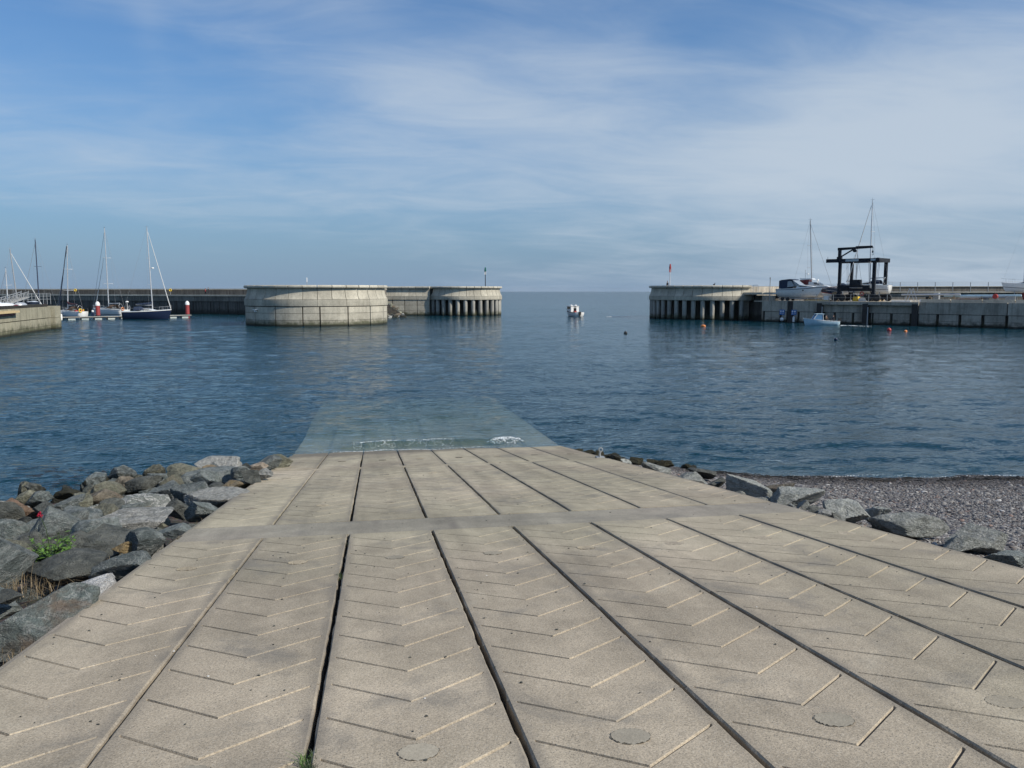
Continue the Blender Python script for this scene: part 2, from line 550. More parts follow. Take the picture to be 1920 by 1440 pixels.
M['maroon'] = paint('maroon_paint', (0.16, 0.03, 0.03), 0.4)
M['orange'] = paint('orange_plastic', (0.75, 0.24, 0.06), 0.45)
M['yellow'] = paint('yellow_plastic', (0.75, 0.52, 0.05), 0.45)
M['black'] = paint('black_rubber', (0.012, 0.012, 0.012), 0.6)
M['lift'] = paint('dark_blue_steel', (0.003, 0.007, 0.014), 0.85)
M['liftplate'] = paint('pale_name_plate', (0.42, 0.47, 0.48), 0.5)
M['alu'] = paint('aluminium_spar', (0.55, 0.56, 0.57), 0.4, 0.08, 0.35)
M['darkspar'] = paint('dark_spar', (0.035, 0.045, 0.08), 0.4)
M['galv'] = paint('galvanised_steel', (0.34, 0.35, 0.35), 0.5, 0.15, 0.3)
M['wire'] = paint('steel_wire', (0.30, 0.31, 0.32), 0.4)
M['sail'] = paint('furled_sail_cloth', (0.62, 0.62, 0.60), 0.7)
M['glass'] = paint('dark_window', (0.012, 0.015, 0.018), 0.08)
M['clear'] = paint('clear_vinyl', (0.30, 0.34, 0.37), 0.15)
M['wood'] = paint('timber', (0.33, 0.24, 0.14), 0.7)
M['cream'] = paint('cream_timber', (0.62, 0.47, 0.25), 0.6)
M['antifoul'] = paint('dark_antifoul', (0.03, 0.04, 0.045), 0.7)
M['antired'] = paint('red_antifoul', (0.22, 0.035, 0.03), 0.7)
M['skin'] = paint('skin', (0.42, 0.26, 0.19), 0.6)
M['cloth_red'] = paint('red_coat', (0.30, 0.035, 0.045), 0.85)
M['cloth_dark'] = paint('dark_clothes', (0.015, 0.018, 0.028), 0.85)
M['cloth_brown'] = paint('brown_jacket', (0.10, 0.06, 0.035), 0.85)
M['hair'] = paint('dark_hair', (0.02, 0.014, 0.01), 0.7)
M['signblue'] = paint('blue_sign', (0.03, 0.14, 0.42), 0.45)
M['green_lamp'] = paint('green_lantern', (0.01, 0.12, 0.09), 0.3)
M['pontoon'] = concrete('pontoon_deck', (0.42, 0.41, 0.37), 9)
M['float'] = paint('pontoon_float', (0.45, 0.49, 0.47), 0.6)


def leaf_mat(name, col):
    m, t, bs = principled(name, col, 0.5)
    oi = t.n('ShaderNodeNewGeometry').outputs['Random Per Island']
    f = t.ramp(oi, 0, 1, 0.65, 1.35, smooth=False)
    t.set(bs.inputs['Base Color'], t.mix(1.0, rgb(col), t.n('ShaderNodeCombineColor', i0=f, i1=f, i2=f), 'MULTIPLY'))
    bs.inputs['Subsurface Weight'].default_value = 0.0
    return m


M['leaf'] = leaf_mat('green_leaf', (0.085, 0.165, 0.025))
M['drygrass'] = leaf_mat('dry_grass', (0.20, 0.15, 0.085))
M['moss'] = leaf_mat('moss', (0.035, 0.055, 0.016))
M['kelp'] = leaf_mat('kelp', (0.016, 0.013, 0.008))
M['flower'] = leaf_mat('red_flower', (0.30, 0.01, 0.03))


# ------------------------------------------------------------------ terrain
def slip_z(y):
    return (YW - y) * TS


def zbank(x, y):                      # left of the slipway
    yw = 29.6 + 0.50 * (x + 2.9)
    z = (yw - y) * 0.122 - 0.28
    if z < -0.3:
        z = -0.3 + (z + 0.3) * 4
    return min(z, slip_z(max(y, 0)) - 0.28, 3.4)


def zbeach(x, y):                     # right of the slipway
    xs = [6.5, 8.0, 10.2, 12.4, 16.5, 20.0, 60.0]
    ys = [29.6, 27.8, 25.2, 23.75, 23.0, 22.35, 19.5]
    yw = float(np.interp(x, xs, ys))
    z = (yw - y) * 0.118
    if z < -0.5:
        z = -0.5 + (z + 0.5) * 3
    if z > 0:
        z = z - 0.07 * math.sin(min(z, 1.5) * 2.1) + 0.035 * mnoise.noise((x * .45, y * 1.1, 9)) * min(z * 3, 1)
    return min(z, slip_z(max(y, 0)) - 0.12 - 0.04 * min(max(x - 7, 0), 3), 3.4)


def heightfield(name, x0, x1, y0, y1, nx, ny, fz, mat, kind='structure'):
    xs, ys = np.linspace(x0, x1, nx), np.linspace(y0, y1, ny)
    vs = [(x, y, max(fz(x, y), -5.5) + (0.03 * mnoise.noise((x * .9, y * .9, 3)) if x < 0 else -.012)) for y in ys for x in xs]
    fs = [(j * nx + i, j * nx + i + 1, (j + 1) * nx + i + 1, (j + 1) * nx + i) for j in range(ny - 1) for i in range(nx - 1)]
    me = bpy.data.meshes.new(name)
    me.from_pydata(vs, [], fs)
    me.polygons.foreach_set('use_smooth', [True] * len(fs))
    me.materials.append(mat)
    o = bpy.data.objects.new(name, me)
    COL.objects.link(o)
    o['kind'] = kind
    return o


m, t, bs = principled('bank_soil', (0.07, 0.06, 0.05), 0.95)
pos = t.n('ShaderNodeNewGeometry').outputs['Position']
vo = t.vor(pos, 14)
c = t.mix(t.ramp(t.noise(pos, 3, 5), .35, .65), (0.045, 0.04, 0.034, 1), (0.115, 0.10, 0.082, 1))
c = t.mix(0.5, c, t.mix(1.0, c, vo.outputs['Color'], 'MULTIPLY'))
t.set(bs.inputs['Base Color'], c)
t.set(bs.inputs['Normal'], t.n('ShaderNodeBump', i0=0.8, i1=0.05, in_Height=vo.outputs['Distance']))
M['soil'] = m

m, t, bs = principled('shingle', (0.1, 0.1, 0.1), 0.85)
pos = t.n('ShaderNodeNewGeometry').outputs['Position']
vo = t.vor(pos, 17)
g_ = t.n('ShaderNodeSeparateColor', i0=vo.outputs['Color']).outputs[0]
c = t.mix(g_, (0.045, 0.042, 0.045, 1), (0.19, 0.175, 0.17, 1))
z = t.n('ShaderNodeSeparateXYZ', i0=pos).outputs[2]
c = t.mix(t.ramp(z, 0.08, 0.3, 0.75, 0), c, (0.03, 0.024, 0.022, 1))
t.set(bs.inputs['Base Color'], c)
t.set(bs.inputs['Normal'], t.n('ShaderNodeBump', i0=1.0, i1=0.05, in_Height=t.m('SUBTRACT', 1.0, vo.outputs['Distance'])))
M['shingle'] = m

heightfield('bank', -60, -2.70, -30, 60, 90, 130, zbank, M['soil'])
beach = heightfield('beach', 6.80, 70, -30, 60, 110, 150, zbeach, M['shingle'])
m = concrete('apron_concrete', (0.30, 0.27, 0.225), 30)
MBap = MB().box((2.05, -19.3, slip_z(-8.6) - 0.2), (60, 21.4, 0.4))
o = obj('apron', MBap, m, kind='structure')
m = paint('seabed_silt', (0.035, 0.045, 0.04), 0.9)
o = obj('seabed', MB().box((20, 150, -6.1), (700, 420, 0.2)), m, kind='structure')

# ------------------------------------------------------------------ water
m = bpy.data.materials.new('sea_water')
m.use_nodes = True
t = NT(m.node_tree)
m.node_tree.nodes.clear()
pos = t.n('ShaderNodeNewGeometry').outputs['Position']
patch = t.noise(t.scale(pos, (0.018, 0.045, 1)), 1.0, 4, 0.55, 0.4)
wv1 = t.noise(t.scale(pos, (0.8, 1.5, 1)), 0.8, 3, 0.55, 0.6)
wv2 = t.noise(t.scale(pos, (0.8, 1.45, 1)), 2.9, 3, 0.6, 0.5)
wv3 = t.noise(pos, 6.5, 3, 0.6, 0.3)
hh = t.m('ADD', t.m('MULTIPLY', wv1, 0.055), t.m('ADD', t.m('MULTIPLY', wv2, 0.082), t.m('MULTIPLY', wv3, 0.040)))
hh = t.m('MULTIPLY', hh, t.ramp(patch, 0.3, 0.7, 0.75, 1.2))
shel = t.n('ShaderNodeSeparateXYZ', i0=pos).outputs[0]          # the quay shelters the right of the basin
hh = t.m('MULTIPLY', hh, t.ramp(shel, -35.0, 45.0, 1.35, 0.62))
bmp0 = t.n('ShaderNodeBump', i0=1.0, i1=0.38, in_Height=hh)
# slopes of the ripples, as vectors, so that far water stays rough
amp_ = t.m('MULTIPLY', t.ramp(patch, 0.3, 0.7, 0.75, 1.2), t.ramp(shel, -35.0, 45.0, 1.12, 0.60))
sl = None
for sc_, wt in ((0.9, 0.24), (2.8, 0.58), (8.0, 0.58)):
    nz = t.n('ShaderNodeTexNoise')
    nz.inputs['Scale'].default_value = sc_
    nz.inputs['Detail'].default_value = 2
    t.set(nz.inputs['Vector'], t.scale(pos, (0.75, 1.5, 1)))
    v_ = t.n('ShaderNodeVectorMath', operation='SUBTRACT', i0=nz.outputs['Color'], i1=(.5, .5, .5)).outputs[0]
    v_ = t.scale(v_, (0.6 * wt, 1.0 * wt, 0.0))
    sl = v_ if sl is None else t.n('ShaderNodeVectorMath', operation='ADD', i0=sl, i1=v_).outputs[0]
sv_ = t.n('ShaderNodeVectorMath', operation='SCALE', i0=sl)
t.set(sv_.inputs['Scale'], amp_)
bmp = t.n('ShaderNodeVectorMath', operation='NORMALIZE', i0=t.n('ShaderNodeVectorMath', operation='ADD', i0=bmp0.outputs[0], i1=sv_.outputs[0]).outputs[0])
inc = t.n('ShaderNodeNewGeometry').outputs['Incoming']
cosi = t.m('ABSOLUTE', t.n('ShaderNodeVectorMath', operation='DOT_PRODUCT', i0=inc, i1=bmp.outputs[0]).outputs['Value'])
fr = t.m('ADD', t.m('MULTIPLY', t.m('POWER', t.m('SUBTRACT', 0.935, cosi, clamp=True), 5.0), 0.98), 0.02)
gl = t.n('ShaderNodeBsdfGlossy', i0=(1, 1, 1, 1), i1=0.07, in_Normal=bmp)
tr = t.n('ShaderNodeBsdfTransparent', i0=(0.93, 0.97, 0.96, 1))
df = t.n('ShaderNodeBsdfDiffuse', i0=(0.022, 0.165, 0.25, 1), in_Normal=bmp)
body = t.n('ShaderNodeMixShader', i0=0.19, i1=tr.outputs[0], i2=df.outputs[0])
mx = t.n('ShaderNodeMixShader', i0=fr, i1=body.outputs[0], i2=gl.outputs[0])
out = t.n('ShaderNodeOutputMaterial')
m.node_tree.links.new(mx.outputs[0], out.inputs['Surface'])
va = t.n('ShaderNodeVolumeAbsorption', i0=(0.42, 0.48, 0.39, 1), i1=1.0)
m.node_tree.links.new(va.outputs[0], out.inputs['Volume'])
M['water'] = m


def build_water():
    A = R(64)
    ncol = 760
    rs = [9.0]
    while rs[-1] < 330:
        rs.append(rs[-1] * (1.0062 if rs[-1] < 60 else 1.011))
    while rs[-1] < 9500:
        rs.append(rs[-1] * 1.10)
    rs = np.array(rs)
    th = np.linspace(-A, A, ncol)
    RR, TH = np.meshgrid(rs, th, indexing='ij')
    X = RR * np.sin(TH + AZ)
    Y = RR * np.cos(TH + AZ)
    Z = -RR ** 2 / (2 * 6.371e6)
    step = np.maximum(RR * 0.0062, RR * 2 * A / ncol)
    wr = np.random.default_rng(5)
    for k in range(34):
        lam = 0.7 * (9.0 / 0.7) ** (k / 33)
        a = R(-90) + wr.normal(0, 0.55)              # travelling towards the slipway
        amp = 0.0034 * lam ** 0.6
        ph = wr.uniform(0, 6.28)
        fade = np.clip(lam / (step * 3.0) - 0.3, 0, 1)
        kx, ky = math.cos(a) * 2 * PI / lam, math.sin(a) * 2 * PI / lam
        s = np.sin(kx * X + ky * Y + ph + 0.6 * np.sin(0.21 * X + 0.13 * Y + k))
        Z += amp * fade * (s + 0.25 * np.cos(2 * (kx * X + ky * Y + ph)))
    # shoaling swell rolling in over the ramp and the beach
    sh = Y - (31.05 + 0.10 * np.sin(X * 1.1) + 0.025 * (X - 2) + 0.08 * np.sin(X * 2.7 + 1))
    env = np.exp(-((X - 2.0) / 3.6) ** 4)
    Z += 0.20 * env * np.where(sh < 0, np.exp(-(sh / 0.30) ** 2), np.exp(-(sh / 0.75) ** 2))
    for off, amp, wd in ((3.0, 0.055, 0.7), (4.7, 0.05, 0.8), (6.9, 0.045, 0.9)):
        s2 = Y - (30.6 + off + 0.16 * np.sin(X * 0.7 + off) + 0.02 * X)
        Z += amp * np.exp(-((X - 2.0) / 6.0) ** 4) * np.exp(-(s2 / wd) ** 2)
    yb = np.interp(X, [6.5, 8, 10.2, 12.4, 16.5, 20, 60], [29.6, 27.8, 25.2, 23.75, 23.0, 22.35, 19.5])
    for off, amp, wd in ((1.3, 0.025, 0.4), (3.0, 0.07, 0.7), (5.6, 0.03, 0.8)):
        s3 = Y - (yb + off + 0.2 * np.sin(X * 0.5 + off))
        Z += amp * (1 / (1 + np.exp(-(X - 9.0) / 0.8))) * np.where(s3 < 0, np.exp(-(s3 / (wd * .6)) ** 2), np.exp(-(s3 / wd) ** 2))
    n, k = RR.shape
    V = np.stack([X, Y, Z], -1).reshape(-1, 3)
    idx = np.arange(n * k).reshape(n, k)
    q = np.stack([idx[:-1, :-1], idx[1:, :-1], idx[1:, 1:], idx[:-1, 1:]], -1).reshape(-1, 4)
    q = q[:, ::-1]
    # skirt and bottom close the body of water
    per = np.concatenate([idx[0, :], idx[1:, -1], idx[-1, -2::-1], idx[-2:0:-1, 0]])
    bot = V[per].copy()
    bot[:, 2] = -30
    b0 = len(V)
    V = np.concatenate([V, bot, [[200, 1000, -30]]])
    npz = len(per)
    bi = b0 + np.arange(npz)
    sk = np.stack([per, np.roll(per, -1), np.roll(bi, -1), bi], -1)
    tri = np.stack([bi, np.roll(bi, -1), np.full(npz, b0 + npz)], -1)
    me = bpy.data.meshes.new('water')
    nq = len(q) + len(sk)
    loops = np.concatenate([q.reshape(-1), sk.reshape(-1), tri.reshape(-1)])
    starts = np.concatenate([np.arange(nq) * 4, nq * 4 + np.arange(len(tri)) * 3])
    tot = np.concatenate([np.full(nq, 4), np.full(len(tri), 3)])
    me.vertices.add(len(V))
    me.vertices.foreach_set('co', V.reshape(-1).astype(np.float32))
    me.loops.add(len(loops))
    me.loops.foreach_set('vertex_index', loops.astype(np.int32))
    me.polygons.add(len(starts))
    me.polygons.foreach_set('loop_start', starts.astype(np.int32))
    me.polygons.foreach_set('loop_total', tot.astype(np.int32))
    sm = np.concatenate([np.ones(len(q), bool), np.zeros(len(sk) + len(tri), bool)])
    me.polygons.foreach_set('use_smooth', sm)
    me.update(calc_edges=True)
    bm = bmesh.new()
    bm.from_mesh(me)
    bmesh.ops.recalc_face_normals(bm, faces=bm.faces)
    bm.to_mesh(me)
    bm.free()
    me.materials.append(M['water'])
    o = bpy.data.objects.new('water', me)
    COL.objects.link(o)
    o['kind'] = 'structure'
    return o


build_water()

# ------------------------------------------------------------------ slipway
SW, X0 = 1.23, -0.404 - 1.23 * 2          # slab width, left edge of the slipway
slip = thing('slipway', None, None, (0, YW, 0), 0, kind='structure')
slip['label'] = 'grooved concrete slipway running down into the harbour water'
slip.rotation_euler = (-math.atan(TS), 0, 0)
SL = math.sqrt(1 + TS * TS)


def sv(y):                                   # world y -> distance along the ramp from the waterline
    return (y - YW) * SL


obj('ramp_core', MB().box((X0 + 4 * SW, sv(5.3), -0.32), (SW * 8 - 0.10, 51, 0.40)), M['slip_base'], slip)


def slab(name, x0, y0, y1, grooves, gap=0.028, chip=0.006, apex0=4.612, pitch=0.607, rise=0.50):
    w_ = SW - gap
    L0, L1 = sv(y0), sv(y1)
    us = [0, 0.012, 0.05, 0.055] + list(np.linspace(0.2, w_ / 2 - .02, 3)) + [w_ / 2] + list(np.linspace(w_ / 2 + .02, w_ - 0.2, 3)) + [w_ - 0.055, w_ - 0.05, w_ - 0.012, w_]
    k = rise / (w_ / 2)
    # rows: (offset from apex line?, depth flag)
    rows = [('s', L0, 0)]
    if grooves:
        y = apex0
        while y > y0:
            y -= pitch
        while y < y1:
            a = sv(y)
            if a > L0 + 0.10 and a + rise < L1 - 0.06:
                gd = random.uniform(.80, 1.2)
                a += random.uniform(-.008, .008)
                rows += [('c', a - 0.019, 0), ('c', a - 0.011, gd), ('c', a + 0.009, gd), ('c', a + 0.016, 0)]
                rows += [('c', a + pitch * SL * q, 0) for q in (0.3, 0.6)]
            y += pitch
        if rows[-1][0] == 'c':
            rows = rows[:-2]
    else:
        rows += [('s', L0 + (L1 - L0) * q, 0) for q in (0.25, .5, .75)]
    rows.append(('s', L1, 0))
    hw = w_ / 2
    vs = []
    nr = len(rows)
    nu = len(us)
    tilt = random.uniform(-0.004, 0.004)
    lift = random.uniform(-0.004, 0.004)
    for j, (ty, v, dflag) in enumerate(rows):
        for i, u in enumerate(us):
            vv = v + (k * abs(u - hw) if ty == 'c' else 0)
            vv = min(max(vv, L0), L1)
            zz = lift + tilt * (u - hw)
            uu = u
            if i in (0, nu - 1):
                zz -= 0.012
                uu = u + (random.uniform(-chip, chip))
                if random.random() < 0.06:
                    uu += (0.014 if i == 0 else -0.014)
                    zz -= 0.006
            if dflag and 3 <= i <= nu - 4:
                zz -= 0.0148 * dflag + random.uniform(-.003, .003)
                vv += random.uniform(-.0025, .0025)
            if ty == 's':
                zz -= 0.006
            vs.append((uu, vv, zz))
    fs = [(j * nu + i, j * nu + i + 1, (j + 1) * nu + i + 1, (j + 1) * nu + i) for j in range(nr - 1) for i in range(nu - 1)]
    b0 = len(vs)
    per = [i for i in range(nu)] + [j * nu + nu - 1 for j in range(1, nr)] + [(nr - 1) * nu + i for i in range(nu - 2, -1, -1)] + [j * nu for j in range(nr - 2, 0, -1)]
    for p in per:
        vs.append((vs[p][0], vs[p][1], -0.14))
    n = len(per)
    fs += [(per[i], b0 + i, b0 + (i + 1) % n, per[(i + 1) % n]) for i in range(n)]
    me = bpy.data.meshes.new(name)
    me.from_pydata(vs, [], fs)
    me.materials.append(M['slip'])
    me.materials.append(M['groove'])
    for j in range(nr - 1):
        if rows[j][2] and rows[j + 1][2]:
            for i in range(3, nu - 4):
                me.polygons[j * (nu - 1) + i].material_index = 1
    o = bpy.data.objects.new(name, me)
    COL.objects.link(o)
    o.parent = slip
    o.location = (x0 + gap / 2, 0, 0)
    return o


GAPS = [0.012, 0.035, 0.040, 0.034, 0.036, 0.030, 0.034, 0.024]


def plug(parent, u, y, r=0.115):
    mb = MB()
    n = 20
    ring = [(r * (1 + random.uniform(-.05, .05)) * math.cos(2 * PI * k / n), 0.92 * r * (1 + random.uniform(-.05, .05)) * math.sin(2 * PI * k / n)) for k in range(n)]
    # combed mortar disc: ridges across the disc
    vs, fs = [], []
    ns = 21
    ys = np.linspace(-r * .93, r * .93, ns)
    an = random.uniform(-.25, .25)
    for i, yy in enumerate(ys):
        hwid = math.sqrt(max(r * r - yy * yy / .88, 0.0002)) * random.uniform(.99, 1.01)
        zz = 0.003 + (0.004 if i % 2 else -0.006)
        for xx in np.linspace(-hwid, hwid, 7):
            vs.append((xx * math.cos(an) - yy * math.sin(an), xx * math.sin(an) + yy * math.cos(an), zz + random.uniform(-.0012, .0012)))
    for i in range(ns - 1):
        for k in range(6):
            fs.append((i * 7 + k, i * 7 + k + 1, (i + 1) * 7 + k + 1, (i + 1) * 7 + k))
    mb.add(vs, fs)
    # dark rim crack
    rim = MB()
    o = obj('lifting_plug', mb, M['plug' if y < 6 else random.choice(('plug', 'slip', 'strip'))], parent)
    o.location = (u, sv(y), 0)
    rv, rf = [], []
    for k in range(28):
        a = 2 * PI * k / 28
        for q in (1.0, 1.05):
            rr = r * q * (1 + 0.02 * math.sin(a * 5))
            rv.append((rr * math.cos(a), rr * .93 * math.sin(a), 0.0025))
    for k in range(28):
        if (k * 7 + int(u * 100 + y * 10)) % 11 < 4:
            continue
        rf.append((2 * k, 2 * k + 1, (2 * k + 3) % 56, (2 * k + 2) % 56))
    ro = obj('rim', rim.add(rv, rf), M['rim'], o)
    return o


for (ya, yb, gr, plugs) in ((2.46, 12.09, True, (4.40, 10.07)), (13.36, 23.15, True, (15.45, 20.95)), (23.62, 30.60, False, (25.86,))):
    for i in range(8):
        x0 = X0 + i * SW
        g = GAPS[i] if ya < 20 else 0.035
        s_ = slab('slab', x0, ya, yb, gr, gap=g, apex0=4.612 if ya < 10 else 13.36 + .62)
        for yp in plugs:
            plug(s_, SW / 2 + random.uniform(-.03, .05), yp + random.uniform(-.05, .05))


# submerged foot raised to a flatter shape that stands in for refraction
TOE = math.atan(TS) - 0.024
for i in range(8):
    s_ = slab('slab', X0 + i * SW, YW, YW + 17.5, False, gap=0.004, chip=0.0)
    for v in s_.data.vertices:          # silt levels the joints under water
        if v.co.z > -.1:
            v.co.z = 0.012 * mnoise.noise((v.co.x + i, v.co.y * .6, 4))
    if i in (0, 7):
        for v in s_.data.vertices:
            if (v.co.x < .02 and i == 0) or (v.co.x > SW - .05 and i == 7):
                v.co.x += (-.0 if i == 0 else .0) + random.uniform(-.14, .06) * (1 if i == 7 else -1)
    s_.location = (X0 + i * SW + .002, sv(30.605), -0.002)
    s_.rotation_euler = (TOE, 0, 0)
o = obj('toe_core', MB().box((X0 + 4 * SW, 8.8, -.85), (SW * 8 - .06, 17.4, 1.46)), M['slip_base'], slip)
o.location = (0, sv(30.605), -0.002)
o.rotation_euler = (TOE, 0, 0)


def cross_strip(ya, yb, mat=M['strip']):
    nx, ny = 60, 5
    vs, fs = [], []
    for j in range(ny):
        for i in range(nx):
            x = X0 + 0.01 + (8 * SW - 0.02) * i / (nx - 1)
            y = sv(ya) + (sv(yb) - sv(ya)) * j / (ny - 1)
            zz = -0.004 + 0.004 * mnoise.noise((x * .8, y, 1))
            if j in (0, ny - 1):
                y += 0.012 * mnoise.noise((x * 3.1, j, 5)) + (0.012 if j == 0 else -0.004)
                zz -= 0.008
            vs.append((x, y, zz))
    fs = [(j * nx + i, j * nx + i + 1, (j + 1) * nx + i + 1, (j + 1) * nx + i) for j in range(ny - 1) for i in range(nx - 1)]
    per = list(range(nx)) + [j * nx + nx - 1 for j in range(1, ny)] + [(ny - 1) * nx + i for i in range(nx - 2, -1, -1)] + [j * nx for j in range(ny - 2, 0, -1)]
    b0 = len(vs)
    vs += [(vs[p][0], vs[p][1], -0.14) for p in per]
    n = len(per)
    fs += [(per[i], b0 + i, b0 + (i + 1) % n, per[(i + 1) % n]) for i in range(n)]
    return obj('cross_strip', MB().add(vs, fs), mat, slip)


cross_strip(12.10, 13.352)
cross_strip(23.158, 23.612, M['slip'])
cross_strip(-8.7, 2.45)

# edge beam faces of the ramp
obj('edge_beam', MB().box((X0 - 0.03, sv(5.3), -0.245), (0.10, 51, 0.40)), M['strip'], slip)
obj('edge_beam', MB().box((X0 + 8 * SW + 0.03, sv(5.3), -0.245), (0.10, 51, 0.40)), M['strip'], slip)

# ------------------------------------------------------------------ roundheads of the harbour mouth
TOP, LIPB, FRB, BNB = 6.80, 6.28, 4.52, 3.55


def lip_prof(Rl, Rn, top, lipb):
    return [(Rn - 1.2, lipb), (Rn + .02, lipb), (Rl - .10, lipb + .05), (Rl, lipb + .16), (Rl, top - .14), (Rl - .12, top), (Rn - 1.2, top)]


def frieze_prof(Rn, Rb, lipb, frb):
    pts = [(Rn - .9, lipb - .01)]
    for q in np.linspace(0, 1, 7):
        # upright under the lip, sweeping outwards to the band
        pts.append((Rn + (Rb - Rn) * (q ** 2.3), lipb - .01 + (frb + .02 - lipb) * q))
    pts.append((Rn - .9, frb + .02))
    return pts


def roundhead(label, cpx, D, Rc, a0, a1, pang, bnb, piles=None, wall=None, frb=FRB, top=TOP, skip=0):
    c = at(cpx, 545, D)
    th = thing('roundhead', label, 'pier head', (c.x, c.y, 0), -(math.atan2((cpx - CX), F) + AZ))
    Rl, Rn, Rb = Rc + .05, Rc - .50, Rc
    lipb = top - .52
    n = max(1, round((a1 - a0) / pang))
    da = (a1 - a0) / n
    gap = 0.11 / Rc
    for i in range(n):
        s, e = a0 + i * da + gap / 2, a0 + (i + 1) * da - gap / 2
        obj('coping_stone', MB().arc(lip_prof(Rl, Rn, top, lipb), s + gap * .1, e - gap * .1, 3), M['cope'], th, True)
        obj('frieze_panel', MB().arc(frieze_prof(Rn, Rb, lipb, frb), s - gap * .1, e + gap * .1, 3), M['pier'], th, True)
    nb = max(1, n // 2)
    db = (a1 - a0) / nb
    for i in range(nb):
        s, e = a0 + i * db + .02 / Rc, a0 + (i + 1) * db - .02 / Rc
        obj('band_block', MB().arc([(Rb - 1.2, bnb), (Rb + .01, bnb), (Rb + .03, bnb + .05), (Rb + .03, frb - .03), (Rb - 1.2, frb - .03)], s, e, 5), M['pier'], th, True)
    # mass behind the facing stones
    core_r = Rc - .72
    mb = MB().lathe([(core_r, bnb), (core_r, top - .25)], 48)
    obj('deck_core', mb, M['pier_dark'] if False else M['quay'], th, True)
    if piles:
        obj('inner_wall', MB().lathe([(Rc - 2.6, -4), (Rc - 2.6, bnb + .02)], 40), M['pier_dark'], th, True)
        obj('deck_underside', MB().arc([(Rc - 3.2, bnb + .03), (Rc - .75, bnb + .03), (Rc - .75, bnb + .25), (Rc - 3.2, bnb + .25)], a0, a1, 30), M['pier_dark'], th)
        p0, p1, dp, pr = piles
        me = None
        a = p0
        while a <= p1 + 1e-4:
            if me is None:
                o = obj('pile', MB().lathe([(pr, -4), (pr, 1.9), (pr * 1.03, 1.95), (pr * 1.03, bnb + .02)], 14), M['pile'], th, True)
                me = o.data
            else:
                o = obj('pile', me, None, th)
            o.location = ((Rc - .62) * math.sin(a), -(Rc - .62) * math.cos(a), random.uniform(-.0, .0))
            a += dp
    if wall:
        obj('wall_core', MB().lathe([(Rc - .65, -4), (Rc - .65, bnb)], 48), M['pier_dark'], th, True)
        courses = [-2.0, .98, 2.15, bnb - .10]
        for j in range(len(wall) - 1):
            for k in range(3):
                g = .09 if k < 3 else .05
                s, e = wall[j] + .10 / Rc, wall[j + 1] - .10 / Rc
                z0, z1 = courses[k] + .025, courses[k + 1] - .025
                ro = Rc - .10
                obj('wall_panel', MB().arc([(ro - .5, z0), (ro, z0), (ro, z1), (ro - .5, z1)], s, e, 5), M['pier'], th, True)
    return th


D2R = PI / 180
near_head = roundhead('large round pale concrete pier head with panelled wall, in front of the left breakwater', 594.5, 146.2, 12.30,
                      -111 * D2R, 111 * D2R, 11.1 * D2R, 3.30,
                      wall=[a * D2R for a in (-101, -79, -56.5, -33.6, -11.3, 1.7, 23.6, 45.4, 66, 88, 110)], frb=4.40, top=6.74)
o = obj('wall_bracket', MB().box((0, 0, 0.14), (1.05, .5, .10)).box((0, .05, -.08), (.3, .4, .34)), M['white'], near_head, label='small white bracket fixed to the left of the wall')
aa = math.asin((490 - 594.5) / 128.5)
o.location = (12.38 * math.sin(aa), -12.38 * math.cos(aa), 2.55)
o.rotation_euler = (0, 0, aa)

far_head = roundhead('round pile-supported pier head with green beacon, left side of the harbour mouth', 870, 199.5, 9.15,
                     -75 * D2R, 150 * D2R, 11.25 * D2R, 3.72, piles=(-58 * D2R, 150 * D2R, 12.0 * D2R, .46), frb=4.55, top=6.82)
right_head = roundhead('round pile-supported pier head with red beacon, right side of the harbour mouth', 1340, 176.8, 13.85,
                       -150 * D2R, 31 * D2R, 8.4 * D2R, 3.90, piles=(-124.5 * D2R, 29 * D2R, 8.2 * D2R, .44), frb=4.72, top=6.88)


# ------------------------------------------------------------------ straight walls
def frame_thing(name, label, cat, A, B, group=None):
    a = math.atan2(B.y - A.y, B.x - A.x)
    t_ = thing(name, label, cat, (A.x, A.y, 0), a, group)
    return t_, math.hypot(B.x - A.x, B.y - A.y)


# link wall between the near and far heads
A, B = at(690, 550, 196), at(806, 550, 194)
lk, L = frame_thing('breakwater_wall', 'short pale parapet wall joining the two left pier heads, rocks at its foot', 'breakwater', A, B)
nseg = 9
for i in range(nseg):
    x0, x1 = L * i / nseg + .03, L * (i + 1) / nseg - .03
    top, lipb = 6.82, 6.30
    obj('coping_stone', MB().prism([(-.45, lipb), (-.55, lipb + .14), (-.55, top - .12), (-.45, top), (1.2, top), (1.2, lipb)], x0, x1, 'x'), M['cope'], lk, True)
    pts = [(1.0, lipb - .01)] + [(-.5 * (q ** 2.3), lipb - .01 + (4.57 - lipb) * q) for q in np.linspace(0, 1, 7)] + [(1.0, 4.57)]
    obj('frieze_panel', MB().prism(pts, x0, x1, 'x'), M['pier'], lk, True)
for i in range(5):
    x0, x1 = L * i / 5 + .03, L * (i + 1) / 5 - .03
    obj('band_block', MB().box(((x0 + x1) / 2, .35, 4.13), (x1 - x0, 1.76, .82)), M['pier'], lk)
    for z0, z1 in ((-2, 1.1), (1.15, 2.4), (2.45, 3.66)):
        obj('wall_panel', MB().box(((x0 + x1) / 2, .45, (z0 + z1) / 2), (x1 - x0 - .12, 1.7, z1 - z0)), M['pier'], lk)
obj('wall_core', MB().box((L / 2, 1.4, 1.4), (L + 3, 1.9, 10)), M['pier_dark'], lk)

# long breakwater on the left
pB, pA = 700, -170
XB = (465 - CX) / F * 199


def bw(px):
    p = (px - CX) / F
    D = (199 + .42 * XB) / (1 + .42 * p)
    return at(px, 545, D), D


